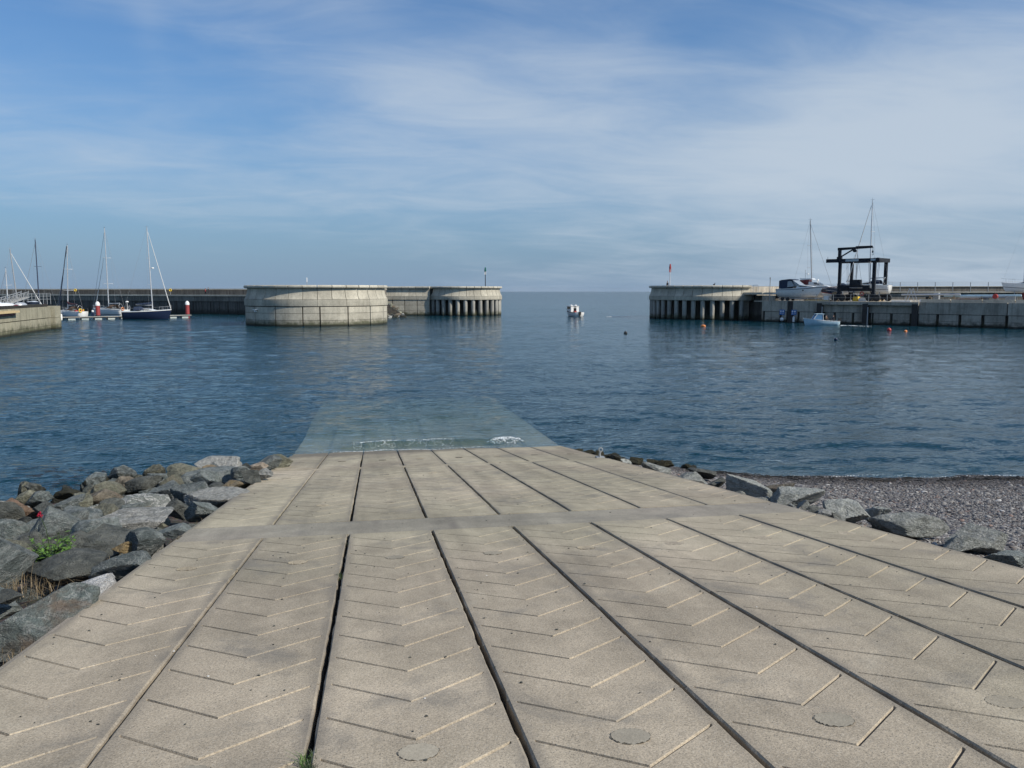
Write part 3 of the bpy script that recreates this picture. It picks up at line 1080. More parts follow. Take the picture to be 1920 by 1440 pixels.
A, _ = bw(pA)
B, _ = bw(pB)
bwl, L = frame_thing('breakwater_wall', 'long dark weathered breakwater wall behind the moored yachts', 'breakwater', A, B)
CZ, PZ = 4.82, 6.26
n = int(L / 2.75)
for i in range(n):
    x0, x1 = L * i / n + .09, L * (i + 1) / n - .09
    obj('wall_panel', MB().box(((x0 + x1) / 2, .75, .35), (x1 - x0, 1.5, 5.6)), M['oldwall_low'], bwl)
n = int(L / 8.2)
for i in range(n):
    x0, x1 = L * i / n + .02, L * (i + 1) / n - .02
    obj('upper_block', MB().box(((x0 + x1) / 2, .62, (3.2 + CZ - .22) / 2), (x1 - x0, 1.64, CZ - .22 - 3.2)), M['oldwall'], bwl)
    obj('deck_kerb', MB().box(((x0 + x1) / 2, .50, CZ - .17), (x1 - x0, 1.9, .36)), M['cope'], bwl)
    obj('parapet_block', MB().box(((x0 + x1) / 2, 5.1, (CZ + PZ - .17) / 2), (x1 - x0, .9, PZ - .17 - CZ + .1)), M['oldwall'], bwl)
    obj('parapet_coping', MB().box(((x0 + x1) / 2, 5.1, PZ - .10), (x1 - x0, 1.35, .30)), M['cope'], bwl)
obj('wall_core', MB().box((L / 2, 3.6, 0.2), (L, 4.2, 8.8)), M['pier_dark'], bwl)
obj('walkway', MB().box((L / 2, 3.2, CZ - .16), (L, 3.6, .2)), M['quay'], bwl)

# lifebuoy boxes on the parapet
for px in (142, 320):
    p, D = bw(px)
    q = at(px, 548.5, D + 4.0)
    t_ = thing('lifebuoy_stand', 'yellow lifebuoy on the dark breakwater parapet, ' + ('behind the leftmost yachts' if px < 200 else 'just right of the navy yacht mast'), 'lifebuoy', (q.x, q.y, CZ), -AZ, 'lifebuoy stands on the breakwater')
    obj('post', MB().box((0, 0, .6), (.10, .10, 1.2)), M['galv'], t_)
    tor = MB()
    pts = [(.30 * math.cos(a), -.12, 1.15 + .30 * math.sin(a)) for a in np.linspace(0, 2 * PI, 13)]
    obj('ring', tor.tube(pts, .09, 6), M['yellow'], t_, True)
    obj('backboard', MB().box((0, -.0, 1.15), (.5, .06, .6)), M['yellow'], t_)

# ------------------------------------------------------------------ right quay
A, B = at(1430, 545, 156), at(1960, 545, 124)
qy, L = frame_thing('quay', 'long shaded grey concrete quay on the right carrying boats and the dark lift', 'quay', A, B)
QA = math.atan2(B.y - A.y, B.x - A.x)
DZ = 3.95


def q_at(px, D=None):
    """distance along the quay face under photo column px"""
    ux, uy = math.cos(QA), math.sin(QA)
    d = px_dir(px, 590)
    # intersect ground ray with face line
    det = d.x * (-uy) + ux * d.y
    tt = (A.x * (-uy) + ux * A.y) / det
    return (d.x * tt - A.x) * ux + (d.y * tt - A.y) * uy


J0, J1 = q_at(1536), q_at(1718)               # the jetty deck carried on columns
LE = L + 40
obj('deck', MB().box((LE / 2 - 1, 19, DZ - .12), (LE + 2, 37, .22)), M['quay'], qy)
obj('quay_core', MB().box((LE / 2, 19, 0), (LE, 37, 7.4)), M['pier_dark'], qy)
xs = [0.0, q_at(1474), q_at(1484)] + [q_at(p) for p in (1535,)]
upper = [(0, q_at(1476)), (q_at(1486), q_at(1535))] + [(J0 + .2, (J0 + J1) / 2 - .35), ((J0 + J1) / 2 + .35, J1 - .2)] + [(J1 + .3, q_at(1888)), (q_at(1889), LE)]
for x0, x1 in upper:
    inj = J0 - .1 <= x0 < J1
    z1 = DZ - (.55 if inj else .0)
    obj('upper_panel', MB().box(((x0 + x1) / 2, .4 + (.35 if inj else 0), (2.02 + z1) / 2), (x1 - x0 - .06, .9, z1 - 2.02)), M['quay'], qy)
lower_px = [1432, 1464, 1476], [1486, 1497, 1528, 1535]
jl = [1541, 1564, 1598, 1624], [1632, 1636, 1670, 1707, 1714]
low = [q_at(p) for p in (1432, 1463.5, 1476)], [q_at(p) for p in (1486, 1497, 1529, 1535)], [q_at(p) for p in (1543, 1563.5, 1598, 1622.5)], [q_at(p) for p in (1631, 1634, 1670, 1707, 1714)], \
      [q_at(p) for p in (1720, 1758, 1800, 1843, 1888)] + [q_at(1888) + 4.2 * k for k in range(1, 12)]
for seg in low:
    for x0, x1 in zip(seg[:-1], seg[1:]):
        inj = J0 - .1 <= x0 < J1
        yo = .45 + (.35 if inj else 0)
        for z0, z1 in ((.88, 1.94), (-2.2, .84)):
            obj('lower_panel', MB().box(((x0 + x1) / 2, yo, (z0 + z1) / 2), (max(.1, x1 - x0 - .46), .9, z1 - z0)), M['quay'], qy)
# jetty beam and fender columns
obj('deck_beam', MB().box(((J0 + J1) / 2, .05, DZ - .30), (J1 - J0 + .8, 1.0, .56)), M['quay'], qy)
for x in (J0 + .15, (J0 + J1) / 2, J1 - .15):
    obj('fender_column', MB().box((x, -.12, .7), (.95, .7, 5.8)), M['black'], qy)
for x in (q_at(1481),):
    obj('ladder_recess', MB().box((x, .3, .9), (.9, .5, 6.0)), M['black'], qy)
for x in (q_at(1543.5), q_at(1629)):
    obj('guide_pipe', MB().tube([(x, -.55, -1), (x, -.55, 3.0)], .10, 8), M['galv'], qy, True)
# low upstand on the edge of the yard further right, timber coloured
for k in range(9):
    x0 = J1 + .4 + k * 4.6
    obj('kerb_block', MB().box((x0 + 2.2, 1.0, DZ + .24), (4.45, .5, .46)), M['cope'], qy)

# gap between the right head and the quay with a low bridge deck
A2, B2 = at(1386, 560, 166.5), at(1434, 560, 157.5)
br, Lb = frame_thing('quay_link', 'short dark walled link with pale deck edge between the right pier head and the quay', 'quay', A2, B2)
obj('side_pillar', MB().box((1.0, .4, 1.2), (1.7, 1.5, 7.6)), M['pier'], br)
obj('back_wall', MB().box((Lb / 2, 2.4, .9), (Lb, 1.2, 8.0)), M['oldwall_low'], br)
obj('deck_edge', MB().box((Lb / 2 + .2, .9, 5.28), (Lb + .2, 3.4, .42)), M['cope'], br)
obj('end_block', MB().box((Lb + .5, .5, 1.6), (1.9, 1.6, 6.6)), M['quay'], br)
obj('guide_pipe', MB().tube([(2.4, -.5, -1), (2.4, -.5, 2.6)], .13, 8), M['galv'], br, True)
hr = MB()


def rail(thing_, pts, r=.035, mat=M['galv']):
    return obj('rail', MB().tube(pts, r, 5), mat, thing_, True)


rl = thing('guard_rail', 'grey tubular handrails on the short link beside the right pier head', 'railing', (A2.x, A2.y, 5.5), math.atan2(B2.y - A2.y, B2.x - A2.x))
for (x0, x1) in ((.4, 2.2), (4.8, 6.6)):
    obj('hoop', MB().tube([(x0, .2, 0), (x0, .2, 1.25), (x0 + .15, .2, 1.38), (x1 - .15, .2, 1.38), (x1, .2, 1.25), (x1, .2, -.3)], .05, 6), M['galv'], rl, True)
rail(rl, [(2.2, .2, 1.3), (4.8, .2, 1.3)], .03)
rail(rl, [(2.2, .2, .75), (4.8, .2, .75)], .02)

# breakwater along the back of the yard with raised walkway and railing
A3, B3 = at(1392, 545, 197), at(2050, 545, 188)
rb, L3 = frame_thing('breakwater_wall', 'long brown parapet wall with pale top behind the boatyard on the right', 'breakwater', A3, B3)
n = int(L3 / 7)
for i in range(n):
    x0, x1 = L3 * i / n + .02, L3 * (i + 1) / n - .02
    obj('parapet_block', MB().box(((x0 + x1) / 2, 3.0, (5.5 + 6.72) / 2), (x1 - x0, .9, 1.25)), M['oldwall'], rb)
    obj('parapet_coping', MB().box(((x0 + x1) / 2, 3.0, 6.79), (x1 - x0, 1.3, .14)), M['cope'], rb)
    obj('walkway_edge', MB().box(((x0 + x1) / 2, .3, 5.46), (x1 - x0, 1.2, .2)), M['cope'], rb)
    obj('lower_wall', MB().box(((x0 + x1) / 2, .6, 4.5), (x1 - x0, .9, 1.74)), M['oldwall'], rb)
obj('wall_core', MB().box((L3 / 2, 2.2, 2.0), (L3, 2.6, 6.9)), M['pier_dark'], rb)
A4, B4 = at(1655, 545, 186.0), at(1990, 545, 181.5)
fe = thing('yard_railing', 'long thin grey railing along the raised walkway behind the boatyard', 'railing', (A4.x, A4.y, 5.56), math.atan2(B4.y - A4.y, B4.x - A4.x))
Lf = math.hypot(B4.x - A4.x, B4.y - A4.y)
post = MB().tube([(0, 0, 0), (0, 0, 2.1)], .075, 6)
pm = None
for k in range(int(Lf / 3.72) + 1):
    o = obj('post', pm or post, M['galv'], fe, True)
    pm = o.data
    o.location = (k * 3.72, 0, 0)
for z_ in (2.15, 1.75, .1):
    rail(fe, [(-.5, 0, z_), (Lf, 0, z_)], .03)

# ------------------------------------------------------------------ near left pier
A5, B5 = at(-75, 632, 90), at(96, 618, 123.5)
lp, L5 = frame_thing('pier', 'pale yellowish panelled concrete pier at the left edge, topped with boat gear', 'pier', A5, B5)
PT = 3.46


def lp_at(px):
    a = math.atan2(B5.y - A5.y, B5.x - A5.x)
    ux, uy = math.cos(a), math.sin(a)
    d = px_dir(px, 600)
    det = d.x * (-uy) + ux * d.y
    tt = (A5.x * (-uy) + ux * A5.y) / det
    return (d.x * tt - A5.x) * ux + (d.y * tt - A5.y) * uy


obj('pier_core', MB().box((L5 / 2, 6.6, .4), (L5 - .1, 12.6, PT + 3.6 - .2)), M['pier_dark'], lp)
obj('pier_deck', MB().box((L5 / 2, 6.6, PT - .12), (L5, 12.8, .16)), M['quay'], lp)
ups = [0, lp_at(-30), lp_at(23), lp_at(48), lp_at(95)]
for x0, x1 in zip(ups[:-1], ups[1:]):
    obj('upper_panel', MB().box(((x0 + x1) / 2, .25, (1.86 + PT) / 2), (x1 - x0 - .04, .6, PT - 1.86)), M['leftpier'], lp)
los = [0, lp_at(-40), lp_at(-10), lp_at(17.7), lp_at(37.8), lp_at(55.8), lp_at(74.5), lp_at(94.5)]
for i, (x0, x1) in enumerate(zip(los[:-1], los[1:])):
    for z0, z1 in ((.70, 1.76), (-2, .66)):
        obj('lower_panel', MB().box(((x0 + x1) / 2, .28, (z0 + z1) / 2), (x1 - x0 - (.16 if i % 2 else .10), .6, z1 - z0)), M['leftpier'], lp)
xe = lp_at(108)
obj('end_pillar', MB().box(((lp_at(97) + xe) / 2, .3, 2.66), (xe - lp_at(97), 1.6, 1.70)), M['leftpier'], lp)
obj('end_pillar', MB().box(((lp_at(97) + xe) / 2, .3, 1.22), (xe - lp_at(97), 1.6, 1.10)), M['leftpier'], lp)
obj('end_pillar', MB().box(((lp_at(97) + xe) / 2, .3, -.70), (xe - lp_at(97), 1.6, 2.70)), M['leftpier'], lp)

# ------------------------------------------------------------------ rocks
def ico(sub):
    bm = bmesh.new()
    bmesh.ops.create_icosphere(bm, subdivisions=sub, radius=1)
    v = np.array([x.co[:] for x in bm.verts])
    f = [tuple(q.index for q in x.verts) for x in bm.faces]
    bm.free()
    return v, f


ICO = {k: ico(k) for k in (1, 2, 3, 4, 5)}


def rock_mesh(name, mat, dims, seed, sub=5, npl=10, rough=0.7):
    r_ = np.random.default_rng(seed)
    v, f = ICO[sub]
    nrm = r_.normal(size=(npl, 3))
    nrm /= np.linalg.norm(nrm, axis=1)[:, None]
    h = r_.uniform(0.42, 0.92, npl)
    d = v @ nrm.T
    q = np.where(d > 0.12, h / np.maximum(d, 0.12), 9)
    q.sort(axis=1)
    rad = np.minimum(q[:, 0], 1.3)
    # slightly worn arrises
    e = np.clip((q[:, 1] - q[:, 0]) / 0.05, 0, 1)
    rad = rad - 0.008 * (1 - e)
    o = r_.uniform(0, 50, 3)
    n = np.array([mnoise.fractal(Vector(p * 1.6 + o), 0.9, 2.1, 4) for p in v]) * 0.065 * rough
    n += np.array([abs(mnoise.noise(Vector(p * 4.3 + o + 7))) for p in v]) * -0.085 * rough
    rad = rad + n
    vv = v * rad[:, None]
    vv -= (vv.max(0) + vv.min(0)) / 2
    vv /= (vv.max(0) - vv.min(0))
    vv *= np.array(dims)
    me = bpy.data.meshes.new(name)
    me.from_pydata([tuple(x) for x in vv], [], f)
    me.polygons.foreach_set('use_smooth', [True] * len(f))
    try:
        me.set_sharp_from_angle(angle=R(26))
    except Exception:
        pass
    me.materials.append(mat)
    return me


def place_rock(box, mat, label, fz, group, seed, grow=1.07, flat=1.0, lift=0.0, name='rock'):
    x0, x1, y0, y1 = box
    lift += .22 if (y0 + y1) / 2 < 892 and x1 < 960 else 0
    cx, cy = (x0 + x1) / 2, (y0 + y1) / 2
    p = on(cx, cy + (y1 - y0) * .12, lambda x, y: fz(x, y) + 0.30 + lift)
    D = dist(p)
    zc = D * math.cos(PITCH) + (H - p.z) * math.sin(PITCH)
    wd = (x1 - x0) / F * zc * grow
    hp = (y1 - y0) / F * zc * grow
    el = math.atan2(H - p.z, D)
    dp = min(max(wd * .72, .3), hp / math.sin(el) * .7)
    hz = min(max((hp - .40 * dp * math.sin(el)), .42 * wd), 1.15 * wd) * flat
    me = rock_mesh('rock', mat, (wd, dp, hz), seed)
    o = bpy.data.objects.new(name, me)
    COL.objects.link(o)
    o.location = p
    rr = random.Random(seed)
    o.rotation_euler = (rr.uniform(-.28, .28), rr.uniform(-.28, .28), -AZ + rr.uniform(-.5, .5))
    tag(o, label, 'rock', group)
    return o


GL = 'rocks heaped along the left side of the slipway'
left_rocks = [
    ((5, 66, 925, 978), 'rock_red', 'rusty red-brown boulder at the water side, far left of the rock heap'),
    ((30, 84, 912, 948), 'rock_olive', 'olive lichened rock poking up behind the rusty red-brown boulder'),
    ((58, 108, 934, 970), 'rock_dark', 'dark blocky rock just right of the rusty red-brown boulder'),
    ((101, 155, 926, 963), 'rock_green', 'pyramid-shaped grey-green rock between the dark blocky rock and the white-streaked one'),
    ((-22, 46, 966, 1025), 'rock_green', 'big teal-grey rock below the rusty boulder, cut by the left picture edge'),
    ((43, 134, 960, 1002), 'rock_green', 'wide smooth grey rock slab in front of the dark blocky rock'),
    ((112, 202, 946, 1002), 'rock_green', 'grey rock with a tall black shaded side, middle of the left heap'),
    ((153, 212, 938, 970), 'rock_quartz', 'white-streaked rock on top of the left heap'),
    ((156, 242, 915, 948), 'rock_brown', 'broad flat brown-grey rock behind the white-streaked rock'),
    ((236, 322, 918, 968), 'rock_quartz', 'glossy dark rock with bright white quartz vein'),
    ((175, 318, 946, 1002), 'rock_pale', 'long light grey ridge-shaped rock below the quartz-veined rock'),
    ((8, 82, 998, 1050), 'rock_dark', 'dark brown rock behind the green leafy plant'),
    ((104, 248, 992, 1040), 'rock_dark', 'wide dark slab-like rock just above and right of the green plant'),
    ((214, 258, 1008, 1038), 'rock_ochre', 'small brown-tipped rock left of the hollow rock by the slipway'),
    ((232, 312, 978, 1050), 'rock_green', 'upright rock with a deep black hollow, touching the slipway edge'),
    ((182, 290, 1026, 1085), 'rock_green', 'large rounded grey-green boulder at the slipway edge above the white rock'),
    ((44, 184, 1042, 1090), 'rock_dark', 'long dark rock below the green plant, left of the grey-green boulder'),
    ((-14, 60, 1050, 1090), 'rock_pink', 'pinkish tan rock at the left picture edge'),
    ((106, 246, 1070, 1130), 'rock_white', 'whitish angular boulder overhanging the slipway edge'),
    ((-44, 166, 1103, 1228), 'rock_teal', 'very large teal and rust coloured boulder at the bottom left'),
    ((0, 40, 1100, 1130), 'rock_dark', 'small black rock tucked behind the very large bottom-left boulder'),
    ((101, 150, 914, 934), 'weed', 'low seaweed-covered rock at the water left of the brown pointed rock'),
    ((146, 188, 902, 938), 'rock_olive', 'olive rock with a white tip at the water side'),
    ((154, 222, 895, 911), 'weed', 'long flat seaweed-covered rock lying in the water'),
    ((210, 264, 886, 926), 'rock_brown', 'brown pointed rock leaning right, near the water'),
    ((240, 302, 888, 926), 'rock_dark', 'dark rock with black shaded face right of the brown pointed rock'),
    ((278, 322, 883, 916), 'rock_green', 'small faceted grey rock between the dark-faced rock and the olive-topped rock'),
    ((312, 378, 862, 906), 'rock_olive', 'tall olive-grey rock standing highest at the water line'),
    ((370, 452, 857, 884), 'rock_pale', 'long white-grey rock at the water line, beside the tall olive-grey rock'),
    ((380, 416, 871, 886), 'rock_ochre', 'flat yellowish rock in front of the long white-grey water-line rock'),
    ((343, 455, 880, 914), 'rock_green', 'broad grey-green slab rock in front of the flat yellowish rock'),
    ((431, 474, 866, 896), 'rock_green', 'mid-sized grey rock right of the long white-grey rock'),
    ((475, 526, 850, 884), 'rock_green', 'squarish pale green-grey rock near the far end of the heap'),
    ((506, 548, 847, 876), 'rock_olive', 'last rock of the left heap where slipway meets the water'),
    ((466, 502, 865, 882), 'rock_pink', 'small tan rock in front of the squarish pale rock'),
    ((451, 490, 876, 905), 'rock_dark', 'dark brown upright rock at the far slipway edge'),
    ((484, 515, 874, 897), 'rock_pale', 'small light grey rock at the far slipway edge'),
    ((355, 466, 906, 955), 'rock_pale', 'large light grey flat-topped rock on the slipway edge, halfway down'),
    ((408, 468, 902, 920), 'rock_ochre', 'orange-topped rock peeping out behind the large light grey rock'),
    ((346, 416, 935, 978), 'rock_green', 'grey-green rock below the large light grey flat-topped rock'),
    ((316, 364, 926, 976), 'rock_dark', 'dark wedge rock right of the quartz-veined rock'),
    ((333, 372, 903, 934), 'rock_dark', 'small dark rock above the wedge rock'),
    ((294, 378, 972, 1012), 'rock_green', 'smooth tilted slab touching the slipway beside the dry grass'),
    ((342, 370, 980, 1000), 'rock_dark', 'small blue-black rock at the slipway edge beside the smooth tilted slab'),
    ((444, 492, 892, 914), 'rock_dark', 'low dark green rock beside the slipway behind the orange-topped rock'),
    ((318, 356, 1000, 1030), 'rock_brown', 'low brown rock squeezed against the slipway next to the hollow rock'),
]
for i, (bx, mt, lb) in enumerate(left_rocks):
    place_rock(bx, M[mt], lb, zbank, GL, 100 + i)

# smaller stones wedged underneath
fill = [rock_mesh('rock', M[mt], (1, .85, .7), 900 + i, 3) for i, mt in enumerate(['rock_dark', 'rock_green', 'rock_dark', 'rock_green', 'rock_pale', 'rock_olive'])]


def filler(n, xr, yr, fz, group, label, meshes, ok, smin=.35, smax=.85, sink=0.05, seed=3, scl=1.0):
    r_ = random.Random(seed)
    k = 0
    while k < n:
        x, y = r_.uniform(*xr), r_.uniform(*yr)
        if not ok(x, y):
            continue
        s = r_.uniform(smin, smax)
        o = bpy.data.objects.new('rock', r_.choice(meshes))
        COL.objects.link(o)
        o.location = (x, y, fz(x, y) + sink * s)
        o.scale = (s * scl, s * r_.uniform(.75, 1.1) * scl, s * r_.uniform(.7, 1.0))
        o.rotation_euler = (r_.uniform(-.4, .4), r_.uniform(-.4, .4), r_.uniform(0, 6.28))
        lb = label
        if '{' in label:
            mn = o.data.materials[0].name
            cl_ = {'dark_rock': 'dark', 'green_grey_rock': 'grey-green', 'pale_grey_rock': 'pale grey', 'olive_rock': 'olive', 'brown_rock': 'brown'}.get(mn, 'grey')
            zn = 'at the far end of the left heap' if y > 23 else ('midway along the left heap' if y > 15 else 'at the near end of the left heap')
            lb = label.format(c=cl_, z=zn)
        tag(o, lb, 'rock', group)
        k += 1


filler(120, (-12.5, -3.25), (6.0, 30.5), zbank, 'small rocks wedged in the left heap', 'small {c} rock wedged between others {z}', fill,
       lambda x, y: y < 29.9 + .5 * (x + 2.9) and y > 4 - x * .8 and x > -.55 * y - 1, .4, .9, .10)
filler(46, (-11.5, -3.5), (8.0, 29.5), zbank, 'angular rocks lying on the left heap', 'mid-sized angular {c} rock lying {z}', [rock_mesh('rock', M[mt], (1, .8, .85), 930 + i, 5) for i, mt in enumerate(['rock_green', 'rock_pale', 'rock_green', 'rock_olive', 'rock_dark'])],
       lambda x, y: y < 28.6 + .5 * (x + 2.9) and y > 5 - x * .8 and x > -.55 * y - 1 and x < -3.9, .5, .95, .42, 17)
filler(26, (-12, -3.2), (22, 31.5), zbank, 'weedy rocks at the left water line', 'small seaweed-dark rock at the water line of the left heap',
       [rock_mesh('rock', M['weed'], (1, .85, .6), 950 + i, 3) for i in range(2)],
       lambda x, y: abs(y - (29.0 + .5 * (x + 2.9))) < .9, .4, .9, .0, 8)
# a few blocks against the slipway edge nearest the camera, mostly out of frame
filler(14, (-8, -3.4), (-1, 6.2), zbank, 'small rocks wedged in the left heap', 'small dark rock wedged between the larger rocks left of the slipway', fill, lambda x, y: True, .7, 1.2, .2, 5)

GR = 'rocks between the slipway and the shingle beach'
right_rocks = [
    ((1138, 1187, 852, 868), 'weed', 'seaweed-covered low rock nearest the water on the right slipway edge'),
    ((1162, 1186, 858, 873), 'rock_beach', 'small pale rock beside the seaweed-covered one at the right water line'),
    ((1180, 1208, 856, 873), 'weed', 'small weedy rock right of the small pale water-line rock'),
    ((1200, 1258, 864, 893), 'rock_beach', 'grey flat rock third along the right slipway edge'),
    ((1222, 1270, 861, 879), 'weed', 'weed-topped rock behind the grey flat rock on the right'),
    ((1257, 1332, 881, 910), 'rock_beach', 'long grey rock lying against the slipway beside the dark water-side rocks'),
    ((1288, 1344, 876, 896), 'rock_dark', 'dark wet rock at the edge of the water, right side'),
    ((1323, 1362, 892, 916), 'rock_dark', 'dark angular rock right of the long grey rock'),
    ((1356, 1444, 888, 934), 'rock_beach', 'large blue-grey craggy rock where the shingle begins'),
    ((1432, 1494, 901, 929), 'rock_brown', 'brownish rock between the craggy rock and the shingle'),
    ((1436, 1548, 903, 954), 'rock_beach', 'wide grey-green rock at the left end of the shingle'),
    ((1512, 1540, 946, 962), 'rock_dark', 'little dark stone at the slipway edge beside a little pale stone'),
    ((1534, 1560, 951, 966), 'rock_pale', 'little pale rounded stone at the slipway edge'),
    ((1541, 1634, 927, 980), 'rock_beach', 'large block-shaped grey rock with a lit right end'),
    ((1620, 1672, 943, 972), 'rock_beach', 'rock with a shaded hollow face left of the longest rock'),
    ((1634, 1774, 946, 1014), 'rock_beach', 'longest pale grey rock on the right, sloping down towards the camera'),
    ((1622, 1648, 968, 981), 'rock_dark', 'small dark stone in front of the hollow-faced rock'),
    ((1766, 1888, 973, 1040), 'rock_beach', 'big rounded boulder with a dark left face on the edge of the shingle'),
    ((1755, 1848, 996, 1028), 'rock_beach', 'flat pale rock in front of the big rounded boulder'),
    ((1812, 1932, 1018, 1072), 'rock_green', 'grey-green rock with dark underside at the right picture edge'),
    ((1756, 1776, 984, 998), 'rock_dark', 'small black stone left of the big rounded boulder'),
    ((1894, 1930, 1028, 1048), 'rock_pale', 'small pale rock on the shingle at the right picture edge'),
]
for i, (bx, mt, lb) in enumerate(right_rocks):
    place_rock(bx, M[mt], lb, lambda x, y: zbeach(max(x, 7.1), y) - .05, GR, 300 + i, .97, lift=-.05)
filler(10, (7.5, 10.2), (1, 6.2), zbeach, 'rocks beside the near slipway on the right', 'grey rock beside the slipway', [fill[1], fill[4]], lambda x, y: x < 9, .6, 1.3, .1, 11)
filler(22, (7.2, 8.9), (7, 20), zbeach, 'small stones along the right slipway edge', 'small grey stone lying between the larger rocks right of the slipway', [rock_mesh('rock', M['rock_beach'], (1, .8, .7), 985 + i, 4) for i in range(3)], lambda x, y: True, .22, .48, .1, 41)
filler(16, (7.2, 12), (19, 29), zbeach, 'weedy rocks at the right water line', 'small weed-dark rock at the right water line',
       [rock_mesh('rock', M['weed'], (1, .85, .6), 970 + i, 3) for i in range(2)],
       lambda x, y: abs(y - np.interp(x, [6.5, 8, 10.2, 12.4], [29.6, 27.8, 25.2, 23.75])) < .8 and x < 10.8, .35, .7, .0, 21)

# rubble behind the near roundhead
rub = [rock_mesh('rock', M[mt], (1, .85, .75), 700 + i, 2) for i, mt in enumerate(['rock_olive', 'rock_brown', 'rock_pale', 'rock_dark'])]
rr = random.Random(4)
k = 0
for row in range(7):
    for c_ in range(9 - row):
        fx = c_ * 5.2 + rr.uniform(-1.5, 1.5)
        px, py = 722 + fx, 602 - row * 5.2 + rr.uniform(-1, 1)
        if px > 764:
            continue
        p = at(px, py, 178 + row * 2.0 + rr.uniform(-.6, .6))
        o = bpy.data.objects.new('rock', rub[k % 4])
        COL.objects.link(o)
        s = rr.uniform(1.0, 2.0)
        o.location = p
        o.scale = (s, s, s * rr.uniform(.7, 1))
        o.rotation_euler = (rr.uniform(-.5, .5), rr.uniform(-.5, .5), rr.uniform(0, 6))
        tag(o, 'brownish rubble rock in the pile between the two left pier heads', 'rock', 'rubble between the two left pier heads')
        k += 1
p0, p1 = at(720, 600, 186), at(766, 602, 186)
mb = MB()
obj('rubble_core', MB().prism([(-6, -3), (-6, 4.2), (1, -.3), (1.2, -3)], -6, 2, 'y'), M['soil'], None, kind='structure').location = (p0.x + 4.5, p0.y + 1.5, 0)

# ------------------------------------------------------------------ pebbles on the beach
def pebble_field(name, polys, fz, dens, smin, smax, mat, kind='stuff', seed=1, lift=0.0):
    """geometry-nodes scatter of small rounded stones on a patch of ground"""
    xs, ys, inside = polys
    vs, fs = [], []
    idx = {}
    for j, y in enumerate(ys):
        for i, x in enumerate(xs):
            idx[i, j] = len(vs)
            vs.append((x, y, fz(x, y) + lift))
    for j in range(len(ys) - 1):
        for i in range(len(xs) - 1):
            if inside((xs[i] + xs[i + 1]) / 2, (ys[j] + ys[j + 1]) / 2):
                fs.append((idx[i, j], idx[i + 1, j], idx[i + 1, j + 1], idx[i, j + 1]))
    me = bpy.data.meshes.new(name)
    me.from_pydata(vs, [], fs)
    me.materials.append(mat)
    o = bpy.data.objects.new(name, me)
    COL.objects.link(o)
    o['kind'] = kind
    ng = bpy.data.node_groups.new(name, 'GeometryNodeTree')
    ng.interface.new_socket(name='Geometry', in_out='INPUT', socket_type='NodeSocketGeometry')
    ng.interface.new_socket(name='Geometry', in_out='OUTPUT', socket_type='NodeSocketGeometry')
    g = NT(ng)
    gi, go = g.n('NodeGroupInput'), g.n('NodeGroupOutput')
    dp = g.n('GeometryNodeDistributePointsOnFaces')
    g.set(dp.inputs['Mesh'], gi.outputs[0])
    dp.inputs['Density'].default_value = dens
    dp.inputs['Seed'].default_value = seed
    ic = g.n('GeometryNodeMeshIcoSphere')
    ic.inputs['Radius'].default_value = 1.0
    ic.inputs['Subdivisions'].default_value = 2
    ss = g.n('GeometryNodeSetShadeSmooth')
    g.set(ss.inputs[0], ic.outputs[0])
    sm = g.n('GeometryNodeSetMaterial')
    g.set(sm.inputs[0], ss.outputs[0])
    sm.inputs['Material'].default_value = mat
    inst = g.n('GeometryNodeInstanceOnPoints')
    g.set(inst.inputs['Points'], dp.outputs[0])
    g.set(inst.inputs['Instance'], sm.outputs[0])
    rot = g.n('FunctionNodeRandomValue', data_type='FLOAT_VECTOR')
    rot.inputs[0].default_value = (-.5, -.5, 0)
    rot.inputs[1].default_value = (.5, .5, 6.28)
    g.set(inst.inputs['Rotation'], rot.outputs[0])
    sc = g.n('FunctionNodeRandomValue', data_type='FLOAT_VECTOR')
    sc.inputs[0].default_value = (smin, smin * .7, smin * .45)
    sc.inputs[1].default_value = (smax, smax * .8, smax * .55)
    g.set(inst.inputs['Scale'], sc.outputs[0])
    st = g.n('GeometryNodeStoreNamedAttribute', data_type='FLOAT', domain='INSTANCE')
    g.set(st.inputs['Geometry'], inst.outputs[0])
    st.inputs['Name'].default_value = 'tint'
    rv = g.n('FunctionNodeRandomValue', data_type='FLOAT')
    g.set([q for q in st.inputs if q.name == 'Value' and q.enabled][0], [q for q in rv.outputs if q.enabled][0])
    ng.links.new(st.outputs[0], go.inputs[0])
    md = o.modifiers.new('scatter', 'NODES')
    md.node_group = ng
    return o


m, t, bs = principled('pebble', (0.2, 0.19, 0.18), 0.7)
at_ = t.n('ShaderNodeAttribute', attribute_name='tint', attribute_type='INSTANCER')
cr = t.n('ShaderNodeValToRGB', i0=at_.outputs['Fac'])
cr.color_ramp.interpolation = 'CONSTANT'
els = cr.color_ramp.elements
cols = [(0, (.045, .042, .045)), (.16, (.10, .096, .094)), (.32, (.17, .158, .146)), (.47, (.13, .108, .092)), (.60, (.22, .208, .195)), (.75, (.075, .075, .085)), (.86, (.30, .285, .27)), (.95, (.19, .125, .10)), (.985, (.52, .50, .47))]
els[0].position, els[0].color = cols[0][0], rgb(cols[0][1])
els[1].position, els[1].color = cols[1][0], rgb(cols[1][1])
for p_, c_ in cols[2:]:
    e_ = els.new(p_)
    e_.color = rgb(c_)
wz = t.n('ShaderNodeSeparateXYZ', i0=t.n('ShaderNodeNewGeometry').outputs['Position']).outputs[2]
t.set(bs.inputs['Base Color'], t.mix(t.ramp(wz, .12, .32, .72, 0), cr.outputs[0], (.02, .015, .014, 1)))
M['pebble'] = m
gx, gy = np.linspace(7.0, 32, 60), np.linspace(4, 29, 60)
